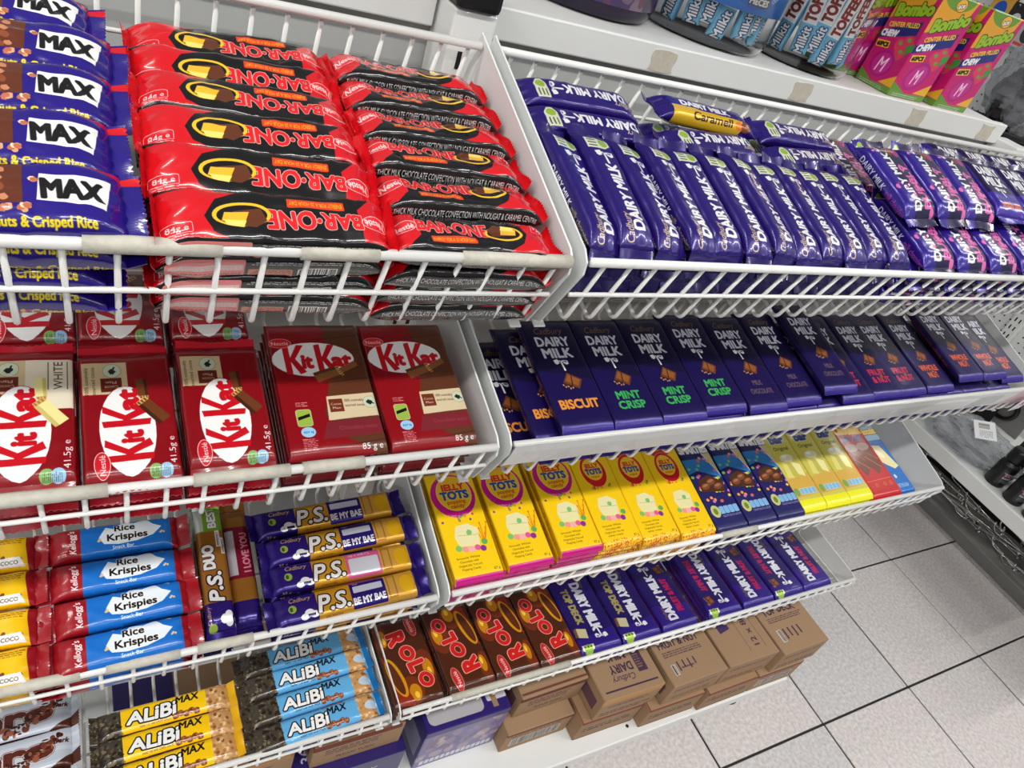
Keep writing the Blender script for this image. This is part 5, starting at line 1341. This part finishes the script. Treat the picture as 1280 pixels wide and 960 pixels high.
for k, (wx, wy) in enumerate(((2.136, .432), (2.140, .496), (2.150, .562), (2.209, .446), (2.216, .512), (2.228, .577))):
    bottle(wx, wy, 'black bottle with pink lettering on the neighbouring shelf, ' + ('nearest to us', 'second along the edge', 'third along the edge', 'behind the nearest one', 'second one back from the edge', 'farthest back of the bottles')[k], rnd.uniform(-.3, .3))
# bagged goods with a paper tag, dark card and ring
o = lump('clear_bag', M_FILM, (.15), .095, .035, 4.0, .35, nu=64, nv=36); o.location = (2.205, .705, ZB+.0005); o.rotation_euler = (0, 0, ANG)
tag(o, 'crinkled clear plastic bag of small parts lying on the neighbouring shelf', 'bag')
bx = o
c = Cv(50, 40, (226, 226, 228), 6); c.small(26, 8, 46, 34, (120, 120, 124), 2.2); c.barcode(6, 8, 22, 30)
card('paper_tag', .068, .055, print_mat('bag_tag', c, .5, 0, 0, .1), Matrix.Translation((-.03, .035, .088)) @ Matrix.Rotation(-.45, 4, 'X') @ Matrix.Rotation(2.4, 4, 'Z'), bx)
e = empty('cutter_pack', mw=UM @ Matrix.Translation((.03, -.27, ZB+.001)) @ Matrix.Scale(1.25, 4) @ Matrix.Rotation(.4, 4, 'Z')); tag(e, 'black wedge-shaped pack with a rust-red label behind the clear bag', 'pack')
b = MB(); b.prism([(-.065, 0), (.065, 0), (.05, .05), (-.02, .09), (-.06, .075)], -.025, .025, lambda u, v, t: Vector((u, t, v))); link('body', b.mesh('body'), M_BLACK, e)
b = MB(); b.prism([(-.02, .03), (.035, .03), (.03, .055), (-.015, .06)], .0251, .0262, lambda u, v, t: Vector((u, t, v))); link('red_label', b.mesh('red_label'), pmat('rust_label', (176, 74, 48), .5), e)
e = empty('ring_card', mw=UM @ Matrix.Translation((-.03, -.37, ZB+.001)) @ Matrix.Scale(1.2, 4) @ Matrix.Rotation(-.25, 4, 'X')); tag(e, 'grey display card with a black ring, leaning near the perforated panel', 'card')
b = MB(); b.bbox((-.07, -.002, 0), (.07, .002, .12), .001); link('card', b.mesh('card'), pmat('grey_card', (128, 126, 124), .6, mottle=.15), e)
b = MB(); b.tube([(.036*math.cos(q*PI/12), .006, .062+.036*math.sin(q*PI/12)) for q in range(24)], .006, 8, closed=True); link('ring', b.mesh('ring'), M_BLACK, e)
# ---- right of the upper shelf: black tray with film-wrapped hamper, packets behind
e = empty('black_tray', mw=UM @ Matrix.Translation((.50, -.285, H0-.2848)) @ Matrix.Scale(.75, 4)); tag(e, 'round black tray at the upper right, beyond the shelf end', 'tray')
b = MB(); b.lathe([(.12, 0), (.15, .006), (.158, .024), (.15, .028), (.12, .012)], 40); link('dish', b.mesh('dish'), M_BLACK, e)
o = lump('film_hamper', M_FILM, .10, .10, .15, 9.0, .4, nu=36, nv=24); o.matrix_world = UM @ Matrix.Translation((.50, -.285, H0-.275)) @ Matrix.Scale(.85, 4); tag(o, 'film-wrapped shiny bundle sitting on the round black tray', 'bundle')
o = lump('dark_goods', pmat('dark_goods', (60, 48, 54), .4, mottle=.6, mscale=30), .07, .07, .10, 3.0, .3, nu=20, nv=14); o.matrix_world = UM @ Matrix.Translation((.50, -.285, H0-.275)) @ Matrix.Scale(.85, 4); tag(o, 'dark goods inside the film-wrapped bundle on the black tray', 'goods')
for k, (X, z, w_, h_, colr) in enumerate(((.79, .0, .07, .10, (226, 168, 60)), (.725, -.015, .06, .09, (40, 34, 32)), (.66, -.03, .07, .10, (206, 190, 196)), (.76, -.12, .06, .09, (190, 170, 176)))):
    c = Cv(40, 60, colr, 4); c.ell(20, 26, 12, 16, tuple(255-v for v in colr)); c.small(6, 46, 34, 56, BLK, 3); c.rect(4, 4, 36, 9, (220, 90, 60))
    e = empty('hanging_pack', mw=UM @ Matrix.Translation((X, -.405, H0+z))); tag(e, 'small %s packet hanging on the perforated panel at the upper right' % ('orange', 'black', 'pale pink', 'dusty pink')[k], 'packet', 'packets on the perforated panel')
    card('packet', w_, h_, print_mat('hang_print', c, .35, 0, .3, .1), Matrix.Rotation(PI/2, 4, 'X') @ Matrix.Rotation(PI, 4, 'Y'), e, .012)
    b = MB(); b.tube([(0, -.026, h_*.4), (0, .02, h_*.4), (0, .028, h_*.44)], .002, 6); link('hook', b.mesh('hook'), M_CHROME, e)
